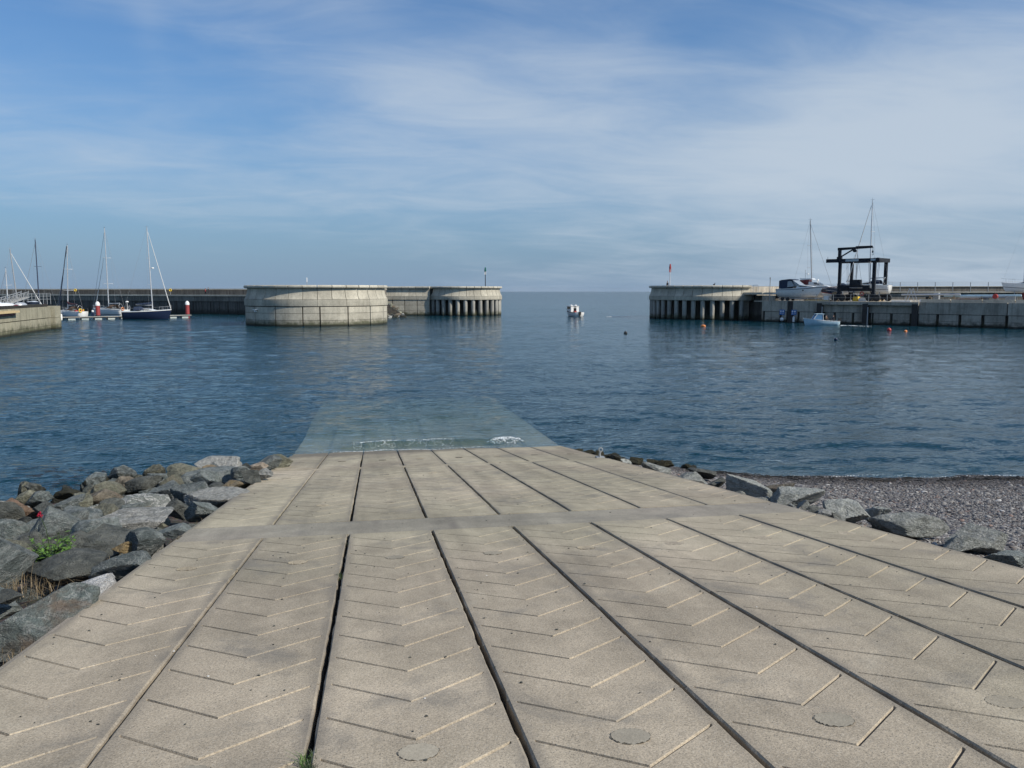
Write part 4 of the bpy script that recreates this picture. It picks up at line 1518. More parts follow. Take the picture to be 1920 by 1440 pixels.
pebble_field('pebbles', (gx, gy, lambda x, y: -0.12 < zbeach(x, y) and x < 12.5 + (30 - y) * 1.05 and (x > 7.6)), zbeach, 620, .014, .042, M['pebble'])
pebble_field('cobbles', (gx, gy, lambda x, y: 0.1 < zbeach(x, y) and x < 12.5 + (30 - y) * 1.05 and (x > 7.6)), zbeach, 9, .045, .10, M['pebble'], seed=8)
pebble_field('shingle_drift', (np.linspace(6.98, 8.3, 8), np.linspace(4, 26, 50), lambda x, y: True), lambda x, y: zbeach(x, y) + .02, 260, .015, .04, M['pebble'], seed=5)

# ------------------------------------------------------------------ litter of grit on the slipway
rr = random.Random(12)
mb = MB()
v1, f1 = ICO[1]
for _ in range(300):
    y = rr.triangular(3.4, 24, 5)
    x = rr.uniform(X0 + .1, X0 + 8 * SW - .1)
    s = rr.uniform(.003, .008) * (1 + .04 * y)
    sc_ = (rr.uniform(.7, 1.6), rr.uniform(.7, 1.3), rr.uniform(.4, .8))
    vs = [(x + p[0] * s * sc_[0] * rr.uniform(.8, 1.2), y + p[1] * s * sc_[1] * rr.uniform(.8, 1.2), slip_z(y) + .003 + p[2] * s * sc_[2]) for p in v1]
    mb.add(vs, f1)
obj('grit', mb, M['rock_dark'], None, kind='stuff')
mb = MB()
for _ in range(16):
    y = rr.triangular(3.6, 20, 6)
    x = rr.uniform(X0 + .1, X0 + 8 * SW - .1)
    s = rr.uniform(.002, .006)
    mb.add([(x + p[0] * s * 1.5, y + p[1] * s, slip_z(y) + .003 + p[2] * s * .6) for p in v1], f1)
obj('shell_fragments', mb, M['white'], None, kind='stuff')

# moss and weeds in the joints
def tuft(mb, c, n, h, spread, wd, lean=.5, seed=0, droop=.0):
    r_ = random.Random(seed)
    for _ in range(n):
        a = r_.uniform(0, 2 * PI)
        x, y = c[0] + r_.gauss(0, spread), c[1] + r_.gauss(0, spread)
        hh_ = h * r_.uniform(.5, 1.15)
        l = lean * hh_ * r_.uniform(.2, 1.2)
        dx, dy = math.cos(a), math.sin(a)
        ox, oy = -dy * wd, dx * wd
        pts = [(0, 0), (.45, .55), (1, 1 - droop * r_.uniform(0, 1))]
        vs = []
        for k, (q, z) in enumerate(pts):
            ww = (1 - q * .85)
            vs += [(x + dx * l * q * q - ox * ww, y + dy * l * q * q - oy * ww, c[2] + hh_ * z), (x + dx * l * q * q + ox * ww, y + dy * l * q * q + oy * ww, c[2] + hh_ * z)]
        mb.add(vs, [(0, 1, 3, 2), (2, 3, 5, 4)])


mb = MB()
jx = X0 + 2 * SW
for y, n, h in [(2.9, 60, .035), (3.2, 80, .035), (3.5, 110, .035), (3.75, 130, .04), (4.0, 130, .035), (4.2, 110, .04), (4.35, 90, .05), (4.45, 40, .04), (9.2, 25, .05), (11.2, 16, .04)]:
    for q in range(4):
        tuft(mb, (jx + rr.uniform(-.012, .012), y + rr.uniform(-.09, .09), slip_z(y) - .022), n // 3, h * 1.15, .022, .0035, .8, int(y * 100) + q)
for y in np.linspace(7.0, 9.2, 12):
    tuft(mb, (X0 + 7 * SW, y, slip_z(y) - .03), 14, .035, .03, .004, .7, int(y * 77))
obj('moss', mb, M['moss'], None, kind='stuff')
mb = MB()
for i in range(5):
    tuft(mb, (jx - .02, 4.38 + .02 * i, slip_z(4.4) - .02), 8, .07, .012, .003, 1.2, 50 + i)
obj('weed_tuft', mb, M['leaf'], None)
tag(bpy.data.objects['weed_tuft'], 'tiny green weed tuft growing in the wide joint at the bottom of the slipway', 'weed')

# ------------------------------------------------------------------ plants in the rocks
p = on(97, 1032, lambda x, y: zbank(x, y) + .45)
pl = thing('leafy_plant', 'bright green leafy plant with a red flower head among the left rocks', 'plant', (p.x, p.y, p.z - .28))
mb, ms = MB(), MB()
rr = random.Random(3)
for i in range(60):
    a, ln = rr.uniform(0, 6.28), rr.uniform(.25, .55)
    tip = Vector((math.cos(a) * ln * .62, math.sin(a) * ln * .62, ln * rr.uniform(.55, 1.0)))
    ms.tube([(0, 0, 0), tip * .5 + Vector((0, 0, .05)), tip], [.008, .006, .003], 4)
    for k in range(9):
        q = rr.uniform(.35, 1.0)
        b = tip * q + Vector((0, 0, .04 * (1 - q)))
        a2 = rr.uniform(0, 6.28)
        d = Vector((math.cos(a2), math.sin(a2), rr.uniform(-.1, .7))).normalized()
        s_ = d.cross(Vector((0, 0, 1))).normalized() * .020
        L_ = rr.uniform(.07, .12)
        mb.add([b, b + d * L_ * .5 + s_, b + d * L_ + Vector((0, 0, -.01)), b + d * L_ * .5 - s_], [(0, 1, 2, 3)])
obj('leaves', mb, M['leaf'], pl)
obj('stems', ms, M['moss'], pl)
fl = MB()
st_ = Vector((-.16, .1, .78))
fl2 = MB().tube([(0, 0, .1), st_ * .6 + Vector((.02, 0, .1)), st_], [.007, .006, .005], 4)
obj('flower_stalk', fl2, M['moss'], pl)
for _ in range(26):
    fl.ball((st_.x + rr.gauss(0, .014), st_.y + rr.gauss(0, .014), st_.z + rr.gauss(0, .016)), .011, 5, 3)
obj('flower_head', fl, M['flower'], pl)
GG = 'dry grass tufts among the left rocks'
for i, (px, py, n, h, sp, lb) in enumerate([(60, 1092, 420, .34, .24, 'brown dry grass tuft left of the whitish boulder'), (14, 1100, 260, .36, .22, 'dry grass tuft under the pinkish tan rock at the left edge'),
                                            (48, 1048, 120, .30, .16, 'thin dry grass stalks left of the green plant'), (376, 978, 26, .34, .05, 'few dry grass blades at the slipway edge beside the tilted slab'),
                                            (8, 1226, 240, .20, .2, 'dry grass clump beside the very large bottom-left boulder'), (200, 1040, 50, .2, .12, 'faint dry stalks right of the green plant')]):
    p = on(px, py, lambda x, y: zbank(x, y) + .28)
    mb = MB()
    tuft(mb, (0, 0, -.12), n // 3, h * .72, sp, .003, 1.4, 80 + i, .8)
    o = obj('grass_tuft', mb, M['drygrass'])
    o.location = p
    tag(o, lb, 'grass tuft', GG)

# gravel and twigs between the right slipway edge and the rocks
mb = MB()
for _ in range(300):
    y = rr.uniform(6, 17)
    x = 6.97 + abs(rr.gauss(0, .45))
    a, L_ = rr.uniform(0, 3.14), rr.uniform(.04, .16)
    z = zbeach(x, y) + .05
    mb.tube([(x, y, z), (x + math.cos(a) * L_, y + math.sin(a) * L_, z + rr.uniform(-.01, .03))], .004, 3)
obj('twig_litter', mb, M['wood'], None, kind='stuff')

# floating wrack on the water beside the left rocks
mb = MB()
for _ in range(95):
    px, py = rr.triangular(20, 330, 120), rr.uniform(878, 918)
    p = _wat(px, py)
    a = rr.gauss(0, .35)
    L_, w_ = rr.uniform(.12, .55), rr.uniform(.012, .04)
    vs = []
    for q in range(6):
        u = q / 5
        x, y = p.x + math.cos(a) * L_ * (u - .5), p.y + math.sin(a) * L_ * (u - .5) + .05 * math.sin(u * 5 + px)
        k = w_ * math.sin(PI * (u * .9 + .05))
        vs += [(x, y - k, .055), (x, y + k, .06)]
    mb.add(vs, [(2 * q, 2 * q + 2, 2 * q + 3, 2 * q + 1) for q in range(5)])
obj('floating_seaweed', mb, M['kelp'], None, kind='stuff')

# foam of the small wave breaking on the ramp
m, t, bs = principled('foam', (0.80, 0.82, 0.83), 0.9)
M['foam'] = m
mb = MB()


def crest_y(x):
    return 31.05 + 0.10 * math.sin(x * 1.1) + 0.025 * (x - 2) + 0.08 * math.sin(x * 2.7 + 1)


def foam(x, y, z, s):
    mb.add([(x + p[0] * s * rr.uniform(.8, 1.6), y + p[1] * s * rr.uniform(.7, 1.2), z + p[2] * s * .5) for p in v1], f1)


for _ in range(240):                              # tumbling end of the breaker
    u = rr.betavariate(2, 2)
    x = 4.25 + 1.5 * u
    y = crest_y(x) - abs(rr.gauss(0, .16)) - .02
    foam(x, y, .01 + .19 * math.exp(-((y - crest_y(x)) / .3) ** 2) * (math.sin(PI * u) ** .5) + rr.uniform(-.015, .02), rr.uniform(.007, .026))
for c in (-.55, -.2, .15, .55, .75, 1.35, 1.9, 2.3, 2.7):   # lace on the face
    for lp_ in range(3):
        ax, ay = rr.uniform(.10, .28), rr.uniform(.10, .24)
        ox, oy = c + rr.uniform(-.2, .2), crest_y(c) - rr.uniform(.08, .5)
        if rr.random() < .3:
            continue
        a0_, span = rr.uniform(0, 6), rr.uniform(2.5, 5)
        for k in range(20):
            a = a0_ + span * k / 20
            x, y = ox + ax * math.cos(a), oy + ay * math.sin(a)
            sh = y - crest_y(x)
            z = .20 * (math.exp(-(sh / .30) ** 2) if sh < 0 else math.exp(-(sh / .75) ** 2))
            foam(x + rr.gauss(0, .012), y + rr.gauss(0, .012), z + .012, rr.uniform(.004, .011))
    for _ in range(12):
        x = c + rr.gauss(0, .16)
        foam(x, crest_y(x) - rr.uniform(-.02, .08), .19, rr.uniform(.006, .018))
for _ in range(700):                              # thin line of the swash
    x = rr.triangular(-2.6, 6.6, 0.3)
    foam(x, 30.06 + .07 * math.sin(x * 2.2) + .05 * math.sin(x * 5.1) + abs(rr.gauss(0, .05)), .012, rr.uniform(.003, .011))
for _ in range(220):
    x = rr.uniform(13, 23)
    yy = float(np.interp(x, [12.4, 16.5, 20, 60], [23.75, 23.0, 22.35, 19.5])) + .16 * math.sin(x * 1.7) + rr.gauss(0, .05)
    foam(x, yy, .03, rr.uniform(.006, .02))
obj('foam', mb, M['foam'], None, kind='stuff')

# mooring eye on the right edge
p = on(1120, 858, lambda x, y: slip_z(y))
mp = thing('mooring_post', 'small weathered metal mooring post on the right slipway edge near the water', 'mooring post', (6.80, p.y, slip_z(p.y)))
obj('base_plate', MB().box((0, 0, .012), (.26, .2, .03)), M['galv'], mp)
obj('stem', MB().tube([(0, 0, 0), (-.01, 0, .12), (.02, 0, .2)], [.04, .035, .03], 8), M['galv'], mp, True)
obj('ring', MB().tube([(.02 + .06 * math.cos(a), .0, .24 + .06 * math.sin(a)) for a in np.linspace(0, 2 * PI, 11)], .016, 6), M['galv'], mp, True)

# ------------------------------------------------------------------ boats
def hull_mesh(L, B, fs, fb, draft, tw=.72, rake=.10, full=.48, n=15, vee=.7, m=7, flare=.0, keelrise=.6):
    """skin of a hull: bow towards +x, waterline z = 0; returns hull MB and deck MB"""
    prt = []
    for i in range(n + 1):
        t = i / n
        x = -L / 2 + L * t
        if t < full:
            b = B / 2 * (tw + (1 - tw) * math.sin(t / full * PI / 2))
        else:
            b = B / 2 * max(0.0, 1 - ((t - full) / (1 - full)) ** 2.1)
        b = max(b, .02)
        sh = fs + (fb - fs) * t ** 1.8
        d = draft * (1 - keelrise * t ** 3) * (0.75 + .25 * math.sin(min(t / .4, 1) * PI / 2))
        sec = []
        for k in range(m + 1):
            u = k / m
            y = b * (math.sin(u * PI / 2) ** vee) * (1 + flare * u * t)
            z = -d + (sh + d) * (1 - math.cos(u * PI / 2)) ** .85
            xx = x + rake * L * u * t ** 5 - rake * L * t ** 5 * .5 + (-.012 * L * (1 - u) * (1 - t) * -1)
            sec.append((xx, y, z))
        prt.append(sec)
    hb = MB()
    vs, fs_ = [], []
    for sec in prt:
        vs += [(p[0], -p[1], p[2]) for p in sec[::-1]] + [p for p in sec[1:]]
    w_ = 2 * m + 1
    for i in range(n):
        for k in range(w_ - 1):
            fs_.append((i * w_ + k, i * w_ + k + 1, (i + 1) * w_ + k + 1, (i + 1) * w_ + k))
    fs_.append(tuple(range(w_)))
    hb.add(vs, fs_)
    db = MB()
    dv, dfc = [], []
    for sec in prt:
        g = sec[-1]
        dv += [(g[0], -g[1] + .01, g[2] - .02), (g[0], 0, g[2] + .04), (g[0], g[1] - .01, g[2] - .02)]
    for i in range(n):
        for k in range(2):
            dfc.append((i * 3 + k, i * 3 + k + 1, (i + 1) * 3 + k + 1, (i + 1) * 3 + k))
    db.add(dv, dfc)
    return hb, db, prt


def band_on(prt, u0, u1, out=.015, m=7):
    """a strip following the hull sides between section fractions u0..u1"""
    mb = MB()
    for s in (1, -1):
        vs, fs = [], []
        for sec in prt:
            def P(u):
                q = u * m
                k = min(int(q), m - 1)
                f = q - k
                a, b = sec[k], sec[k + 1]
                return (a[0] + (b[0] - a[0]) * f, s * (a[1] + (b[1] - a[1]) * f + out), a[2] + (b[2] - a[2]) * f)
            vs += [P(u0), P(u1)]
        for i in range(len(prt) - 1):
            fs.append((2 * i, 2 * i + 1, 2 * i + 3, 2 * i + 2))
        mb.add(vs, fs)
    return mb


def yacht(label, loc, rz, L, B, mast, hullm, sparm, fs=1.05, fb=1.35, cover=None, mast_x=.10, furl=True, afloat=True, rake=0.02, group='moored sailing yachts', cat='sailing yacht', boom_dir=-1, hood=M['canvas_blue'], spr=2, mr=.11, stay=.03):
    t_ = thing('sailing_yacht', label, cat, loc, rz, group)
    hb, db, prt = hull_mesh(L, B, fs, fb, .55, .70, .10)
    obj('hull', hb, hullm, t_, 'all')
    obj('deck', db, M['gelcoat'], t_)
    if hullm is not M['navy']:
        obj('boot_stripe', band_on(prt, .62, .66, .012), M['canvas_blue'], t_)
    obj('rubbing_strake', band_on(prt, .955, 1.0, .02), M['gelcoat'], t_)
    # coachroof with dark windows
    cz = fs + .08
    x0, x1 = -.10 * L, .22 * L
    cw = B * .30
    mb = MB()
    mb.prism([(x0, cz - .15), (x0 + .15, cz + .48), (x0 + (x1 - x0) * .55, cz + .44), (x1, cz + .12), (x1 + .5, cz - .1)], -cw, cw)
    ct = obj('coachroof', mb, M['gelcoat'], t_)
    for s in (-1, 1):
        obj('window', MB().prism([(x0 + .5, cz + .14), (x0 + .6, cz + .34), (x0 + (x1 - x0) * .55, cz + .32), (x1 - .5, cz + .14)], s * (cw + .005) - .015, s * (cw + .005) + .015), M['glass'], ct)
    mx = mast_x * L
    top = mast
    lean = rake * mast
    mo = obj('mast', MB().tube([(mx, 0, fs), (mx - lean * .5, 0, fs + (top - fs) * .5), (mx - lean, 0, top)], [mr, mr, mr * .75], 8), sparm, t_, True)
    for k in range(spr):
        q = (k + 1) / (spr + 1.15)
        z = fs + (top - fs) * q
        xx = mx - lean * q
        obj('spreader', MB().tube([(xx - .25, -1.15 + .2 * k, z + .05), (xx, 0, z), (xx - .25, 1.15 - .2 * k, z + .05)], .035, 5), sparm, mo, True)
    obj('masthead_gear', MB().tube([(mx - lean, 0, top), (mx - lean, 0, top + .5)], .02, 4).tube([(mx - lean - .35, 0, top + .15), (mx - lean + .35, 0, top + .15)], .025, 4), M['wire'], mo)
    bl = L * .36
    bz = fs + 1.25
    bo = obj('boom', MB().tube([(mx - .1, 0, bz), (mx - bl, 0, bz + .1)], .085, 6), sparm, t_, True)
    if cover:
        obj('sail_cover', MB().tube([(mx - .05, 0, bz + .75), (mx - .4, 0, bz + .35), (mx - bl * .5, 0, bz + .24), (mx - bl, 0, bz + .2)], [.16, .24, .21, .10], 7), cover, bo, True)
    bx = prt[-1][-1][0]
    if furl:
        obj('furled_jib', MB().tube([(bx - .15, 0, fb + .15), (mx - lean + .15, 0, top - .9)], [.10, .05], 6), M['sail'], t_, True)
    else:
        obj('forestay', MB().tube([(bx - .15, 0, fb), (mx - lean, 0, top - .5)], stay, 4), M['wire'], t_)
    obj('backstay', MB().tube([(-L / 2 + .1, 0, fs), (mx - lean, 0, top)], .014, 4), M['wire'], t_)
    for s in (-1, 1):
        obj('shroud', MB().tube([(mx - .3, s * B * .46, fs + .1), (mx - lean * .6 - .2, s * 1.0, fs + (top - fs) * .62), (mx - lean, 0, top - .4)], .012, 4), M['wire'], t_)
    # sprayhood, rails
    mb = MB()
    vs, fs_ = [], []
    for i in range(7):
        a = PI * i / 6
        y, z = cw * 1.15 * math.cos(a), .75 * math.sin(a) ** .7
        vs += [(x0 - 1.3, y, cz + .1 + z), (x0 - .2, y, cz + .2 + z * .98), (x0 + .9, y, cz + .25 + z * .15)]
    for i in range(6):
        for k in range(2):
            fs_.append((3 * i + k, 3 * i + k + 1, 3 * i + 4 + k, 3 * i + 3 + k))
    obj('sprayhood', mb.add(vs, fs_), hood, t_)
    mb = MB()
    for i in (12, 13, 14):
        for s in (-1, 1):
            g = prt[i][-1]
            mb.tube([(g[0], s * g[1] * .95, g[2]), (g[0], s * g[1] * .95, g[2] + .65)], .02, 4)
    for s in (-1, 1):
        mb.tube([(prt[12][-1][0], s * prt[12][-1][1] * .95, prt[12][-1][2] + .65), (prt[14][-1][0], s * prt[14][-1][1] * .95, prt[14][-1][2] + .65), (bx + .1, 0, fb + .68)], .022, 4)
    obj('pulpit', mb, M['alu'], t_)
    mb = MB()
    for i in (0, 3, 6, 9):
        for s in (-1, 1):
            g = prt[i][-1]
            mb.tube([(g[0], s * g[1] * .95, g[2]), (g[0], s * g[1] * .95, g[2] + .62)], .016, 4)
    for s in (-1, 1):
        mb.tube([(prt[i][-1][0], s * prt[i][-1][1] * .95, prt[i][-1][2] + .62) for i in (0, 3, 6, 9, 12)], .010, 4)
    obj('guard_wires', mb, M['wire'], t_)
    obj('wheel', MB().tube([(-L * .36, .45 * math.cos(a), fs + .75 + .45 * math.sin(a)) for a in np.linspace(0, 2 * PI, 13)], .025, 5), M['alu'], t_)
    return t_


def rz_for(a_deg):
    return crot(R(a_deg))


# navy yacht: bow to the right, hull between px 232 and 318
pc = at(275, 597, 168.5)
ny = yacht('navy blue sailing yacht with rolled jib, moored on the pontoon end', (pc.x, pc.y, 0), rz_for(8), 9.0, 3.2, 18.5, M['navy'], M['alu'], 1.62, 2.0, M['canvas_blue'], .14, True)
obj('radar_dome', MB().lathe([(.02, -.12), (.28, -.10), (.30, 0), (.26, .12), (.02, .15)], 10, (.14 * 9.0 + .35, 0, 10.4)).box((.14 * 9.0 + .1, 0, 10.3), (.5, .12, .06)), M['white'], ny, True)
# white yacht with bright transom, seen from the stern quarter
pc = at(206, 593, 181)
wy = yacht('white sailing yacht moored between the red pile and the navy yacht', (pc.x, pc.y, 0), rz_for(152), 10.4, 3.4, 19.3, M['gelcoat'], M['alu'], 1.75, 1.95, None, .02, False, rake=0.0, hood=M['cloth_brown'], spr=2)
obj('furled_jib', MB().tube([(4.9, 0, 1.6), (.9, 0, 13.0)], [.10, .03], 6), M['sail'], wy, True)
obj('lifebuoy', MB().tube([(-5.3, .7 + .3 * math.cos(a), 1.9 + .3 * math.sin(a)) for a in np.linspace(0, 2 * PI, 11)], .08, 6), M['orange'], wy, True)
obj('radar_post', MB().tube([(-4.6, -1.0, 1.3), (-4.6, -1.0, 3.3)], .05, 5).ball((-4.6, -1.0, 3.4), (.36, .36, .2)), M['white'], wy, True)
# smaller white yacht with maroon sail cover, near the left pier
pc = at(133, 597, 172)
sy = yacht('small white sailing yacht with maroon sail cover just right of the left pier', (pc.x, pc.y, 0), rz_for(152), 8.6, 2.9, 15.2, M['gelcoat'], M['alu'], 1.55, 1.75, M['canvas_maroon'], .10, False, rake=.07, hood=M['cloth_brown'])
obj('furled_jib', MB().tube([(4.0, 0, 1.4), (.0, 0, 15.0)], [.12, .08], 6), M['darkspar'], sy, True)
obj('lifebuoy', MB().tube([(-4.4, .8 + .3 * math.cos(a), 1.75 + .34 * math.sin(a)) for a in np.linspace(0, 2 * PI, 11)], .1, 6), M['yellow'], sy, True)
obj('cockpit_gear', MB().box((-3.2, -.2, 1.55), (.7, .6, .7)).box((-2.4, .4, 1.5), (.5, .5, .6)), M['red'], sy)
obj('yellow_cushion', MB().box((-2.8, -.7, 1.65), (.7, .4, .6)), M['yellow'], sy)
# yachts whose hulls stand behind the left pier
yacht('sailing yacht with dark mast, its hull hidden behind the left pier', (at(77, 600, 172).x, at(77, 600, 172).y, 0), rz_for(165), 9.5, 3.1, 16.3, M['navy'], M['darkspar'], 1.2, 1.4, None, .02, False, rake=.0)
yacht('sailing yacht with furled white jib beside its mast, hull hidden behind the left pier', (at(42, 600, 165).x, at(42, 600, 165).y, 0), rz_for(25), 8.0, 2.8, 14.0, M['gelcoat'], M['wire'], 1.1, 1.3, M['sail'], -.06, True, rake=.06)
yacht('leftmost sailing yacht, short white mast with two spreaders above the pier gear', (at(17, 600, 168).x, at(17, 600, 168).y, 0), rz_for(160), 7.5, 2.6, 10.3, M['gelcoat'], M['alu'], 1.0, 1.2, None, .0, False, rake=.0)
# radar reflector ball on the leftmost yacht

# ------------------------------------------------------------------ pontoon
Pa, Pb = at(70, 600, 162), at(357, 594.5, 179)
an = math.atan2(Pb.y - Pa.y, Pb.x - Pa.x)
LP = math.hypot(Pb.x - Pa.x, Pb.y - Pa.y)
po = thing('pontoon', 'long narrow floating pontoon carrying the moored yachts, pale deck edge', 'pontoon', (Pa.x, Pa.y, 0), an)
for i in range(6):
    x0, x1 = LP * i / 6 + .03, LP * (i + 1) / 6 - .03
    obj('deck_section', MB().box(((x0 + x1) / 2, 0, .52), (x1 - x0, 2.2, .16)), M['pontoon'], po)
fl_me = None
for i in range(12):
    o = obj('float', fl_me or MB().box((0, 0, .12), (1.3, 2.0, .62)), M['float'], po)
    fl_me = o.data
    o.location = (LP * (i + .45) / 12, 0, 0)
obj('fender_strip', MB().box((LP / 2, -1.13, .45), (LP, .06, .10)), M['black'], po)
GP = 'red mooring piles of the pontoon'
for px, D, lb in ((184, 171.5, 'red steel pile with white domed cap between the two white yachts'), (352, 180.3, 'red steel pile with white domed cap at the right end of the pontoon')):
    q = at(px, 592, D)
    t_ = thing('mooring_pile', lb, 'mooring pile', (q.x, q.y, 0), 0, GP)
    obj('shaft', MB().lathe([(.43, -3), (.43, 2.75)], 14), M['redpile'], t_, True)
    obj('cap', MB().lathe([(.47, 2.72), (.48, 3.0), (.42, 3.25), (.25, 3.5), (.03, 3.62)], 14), M['white'], t_, True)
    obj('guide_collar', MB().lathe([(.60, .35), (.60, .72)], 12), M['black'], t_)
q = at(174, 590, 168.2)
t_ = thing('service_pedestal', 'small blue and white service pedestal on the pontoon left of a red pile', 'pedestal', (q.x, q.y, .6), 0)
obj('post', MB().box((0, 0, .45), (.5, .4, .9)), M['navy'], t_)
obj('lamp_cap', MB().lathe([(.2, .9), (.22, 1.2), (.05, 1.3)], 8), M['white'], t_)

# gear stored on the left pier
def lpw(px, back, z=PT):
    """world point on the left pier deck, 'back' metres behind its face"""
    a = math.atan2(B5.y - A5.y, B5.x - A5.x)
    ux, uy = math.cos(a), math.sin(a)
    d = px_dir(px, 575)
    ox, oy = A5.x - uy * back, A5.y + ux * back
    det = d.x * (-uy) + ux * d.y
    tt = (ox * (-uy) + ux * oy) / det
    return Vector((d.x * tt, d.y * tt, z))


LPA = math.atan2(B5.y - A5.y, B5.x - A5.x)
x0 = lp_at(-30)
x1 = lp_at(27)
t_ = thing('timber_platform', 'cream timber landing stage overhanging the left pier face', 'platform', (A5.x, A5.y, 0), LPA)
obj('deck', MB().box(((x0 + x1) / 2, -.15, 3.12), (x1 - x0, 1.1, .28)), M['cream'], t_)
obj('bracket', MB().box(((x0 + x1) / 2, -.05, 2.82), (x1 - x0 - .6, .5, .3)), M['maroon'], t_)
GD = 'dinghies stored on the left pier'
for i, (px, bk, rot, mt, lb) in enumerate([(40, 1.6, .1, 'alu', 'upturned grey dinghy on the left pier, nearest its end'), (12, 2.2, -.15, 'gelcoat', 'upturned white dinghy on the left pier beside the landing stage'),
                                           (62, 2.8, .2, 'canvas_blue', 'dark blue covered dinghy on the left pier deck'), (-10, 3.2, .0, 'canvas_maroon', 'maroon covered dinghy at the left picture edge on the pier')]):
    q = lpw(px, bk)
    t_ = thing('dinghy', lb, 'dinghy', q, LPA + rot, GD)
    hb, db, prt = hull_mesh(4.6, 1.6, .3, .4, .35, .7, .04, n=10)
    ho = obj('hull', hb, M[mt], t_, 'all')
    do = obj('deck', db, M['gelcoat'], t_)
    if i < 2:
        for o_ in (ho, do):
            o_.rotation_euler = (PI, 0, 0)
            o_.location = (0, 0, .42)
    else:
        for o_ in (ho, do):
            o_.location = (0, 0, .40)
q = lpw(34, 4.5)
t_ = thing('gangway', 'white truss gangway leading up behind the dinghies on the left pier', 'gangway', (q.x, q.y, PT + .2), LPA)
mb = MB()
for s in (0, 1.0):
    mb.tube([(-9, s, -.3), (5.5, s, 1.1)], .07, 5).tube([(-9, s, .7), (5.5, s, 2.0)], .06, 5)
    for k in range(9):
        x = -9 + k * 1.8
        z = -.3 + (x + 9) * .0966
        mb.tube([(x, s, z), (x, s, z + .97)], .045, 4).tube([(x, s, z), (min(x + 1.8, 5.5), s, z + 1.1)], .035, 4)
obj('truss', mb, M['galv'], t_)
obj('walkway', MB().bar((-9, .5, -.25), (5.5, .5, 1.15), 1.0, .06), M['pontoon'], t_)
q = lpw(60, 6)
t_ = thing('guard_rail', 'galvanised railing standing along the deck of the left pier', 'railing', (q.x, q.y, PT), LPA)
for k in range(8):
    obj('post', MB().tube([(k * 2.1 - 4, 0, 0), (k * 2.1 - 4, 0, 1.9)], .05, 5), M['galv'], t_)
for z in (.9, 1.4, 1.9):
    rail(t_, [(-4, 0, z), (10.7, 0, z)], .04)
GC = 'bundles and boxes along the left pier edge'
for px, bk, sz, mt, lb in [(30, .9, (1.6, .7, .5), 'maroon', 'maroon bundle by the landing stage on the left pier'), (52, .9, (1.9, .7, .4), 'black', 'black bundle on the edge of the left pier'), (62, .8, (.9, .5, .3), 'orange', 'small pinkish orange bundle on the edge of the left pier'),
                           (84, 1.0, (1.4, .7, .4), 'canvas_maroon', 'dark red box near the end of the left pier'), (75, 1.2, (1.2, .6, .35), 'navy', 'navy bundle near the end of the left pier')]:
    q = lpw(px, bk)
    mb = MB().lathe([(.3, 0), (.5, .12), (.48, .7), (.3, .9), (.05, 1.0)], 10)
    mb.v = [(v[0] * sz[0] / 1.0, v[1] * sz[1] / 1.0, v[2] * sz[2]) for v in mb.v]
    o = obj('gear_bundle', mb, M[mt], None, True)
    o.location = q
    o.rotation_euler = (0, 0, LPA)
    tag(o, lb, 'bundle', GC)
q = lpw(109, -.1, 1.2)
t_ = thing('fender', 'long white fender hanging at the corner of the left pier', 'fender', (q.x + .3, q.y, 1.75))
obj('body', MB().lathe([(.03, -.55), (.2, -.45), (.24, 0), (.2, .45), (.05, .55)], 10), M['white'], t_, True)
obj('lanyard', MB().tube([(0, 0, .5), (-.1, 0, 1.6)], .02, 4), M['wire'], t_)


# ------------------------------------------------------------------ beacons, lamp pole
def beacon(label, px, D, ztop, zb, mt, group='harbour entrance beacons'):
    q = at(px, 530, D)
    t_ = thing('beacon', label, 'beacon', (q.x, q.y, zb), -AZ, group)
    h = ztop - zb
    obj('pole', MB().tube([(0, 0, 0), (0, 0, h - 1.0)], [.10, .08], 8), M['alu'] if mt == 'red' else M['lift'], t_, True)
    obj('lantern', MB().lathe([(.05, h - 1.0), (.22, h - .98), (.24, h - .55), (.16, h - .5), (.16, h - .1), (.05, h)], 10), M[mt], t_, True)
    obj('topmark_panel', MB().box((0, -.02, h - 1.35), (.42, .08, .8)), M['white'] if mt != 'red' else M['red'], t_)
    obj('base_flange', MB().lathe([(.25, 0), (.25, .06)], 10), M['galv'], t_)


beacon('tall pole with green lantern on the far left pier head', 910, 197, 11.35, 6.55, 'green_lamp')
beacon('tall pole with red lantern on the right pier head', 1256, 176, 11.45, 6.6, 'red')
q = at(575.5, 530, 148)
t_ = thing('marker_pole', 'thin short grey pole standing on the large near pier head', 'pole', (q.x, q.y, 6.45), 0)
obj('shaft', MB().tube([(0, 0, 0), (0, 0, 1.65)], .05, 6), M['galv'], t_)
obj('tip', MB().tube([(0, 0, .9), (0, 0, 1.7)], .07, 6), M['white'], t_)
q = at(1339, 533, 174)
t_ = thing('bird', 'dark seabird perched on the coping of the right pier head', 'bird', (q.x, q.y, 6.86), -AZ)
mb = MB().ball((0, 0, .22), (.22, .13, .15), 10, 6).ball((.12, 0, .40), (.07, .07, .12), 8, 5).ball((.15, 0, .52), (.09, .07, .07), 8, 5)
mb.tube([(.20, 0, .52), (.33, 0, .50)], [.03, .005], 5)
mb.prism([(-.15, .2), (-.42, .12), (-.15, .27)], -.06, .06)
obj('body', mb, M['cloth_dark'], t_, True)
for s in (-.06, .06):
    obj('leg', MB().tube([(0, s, 0), (0, s, .12)], .015, 4), M['black'], t_)


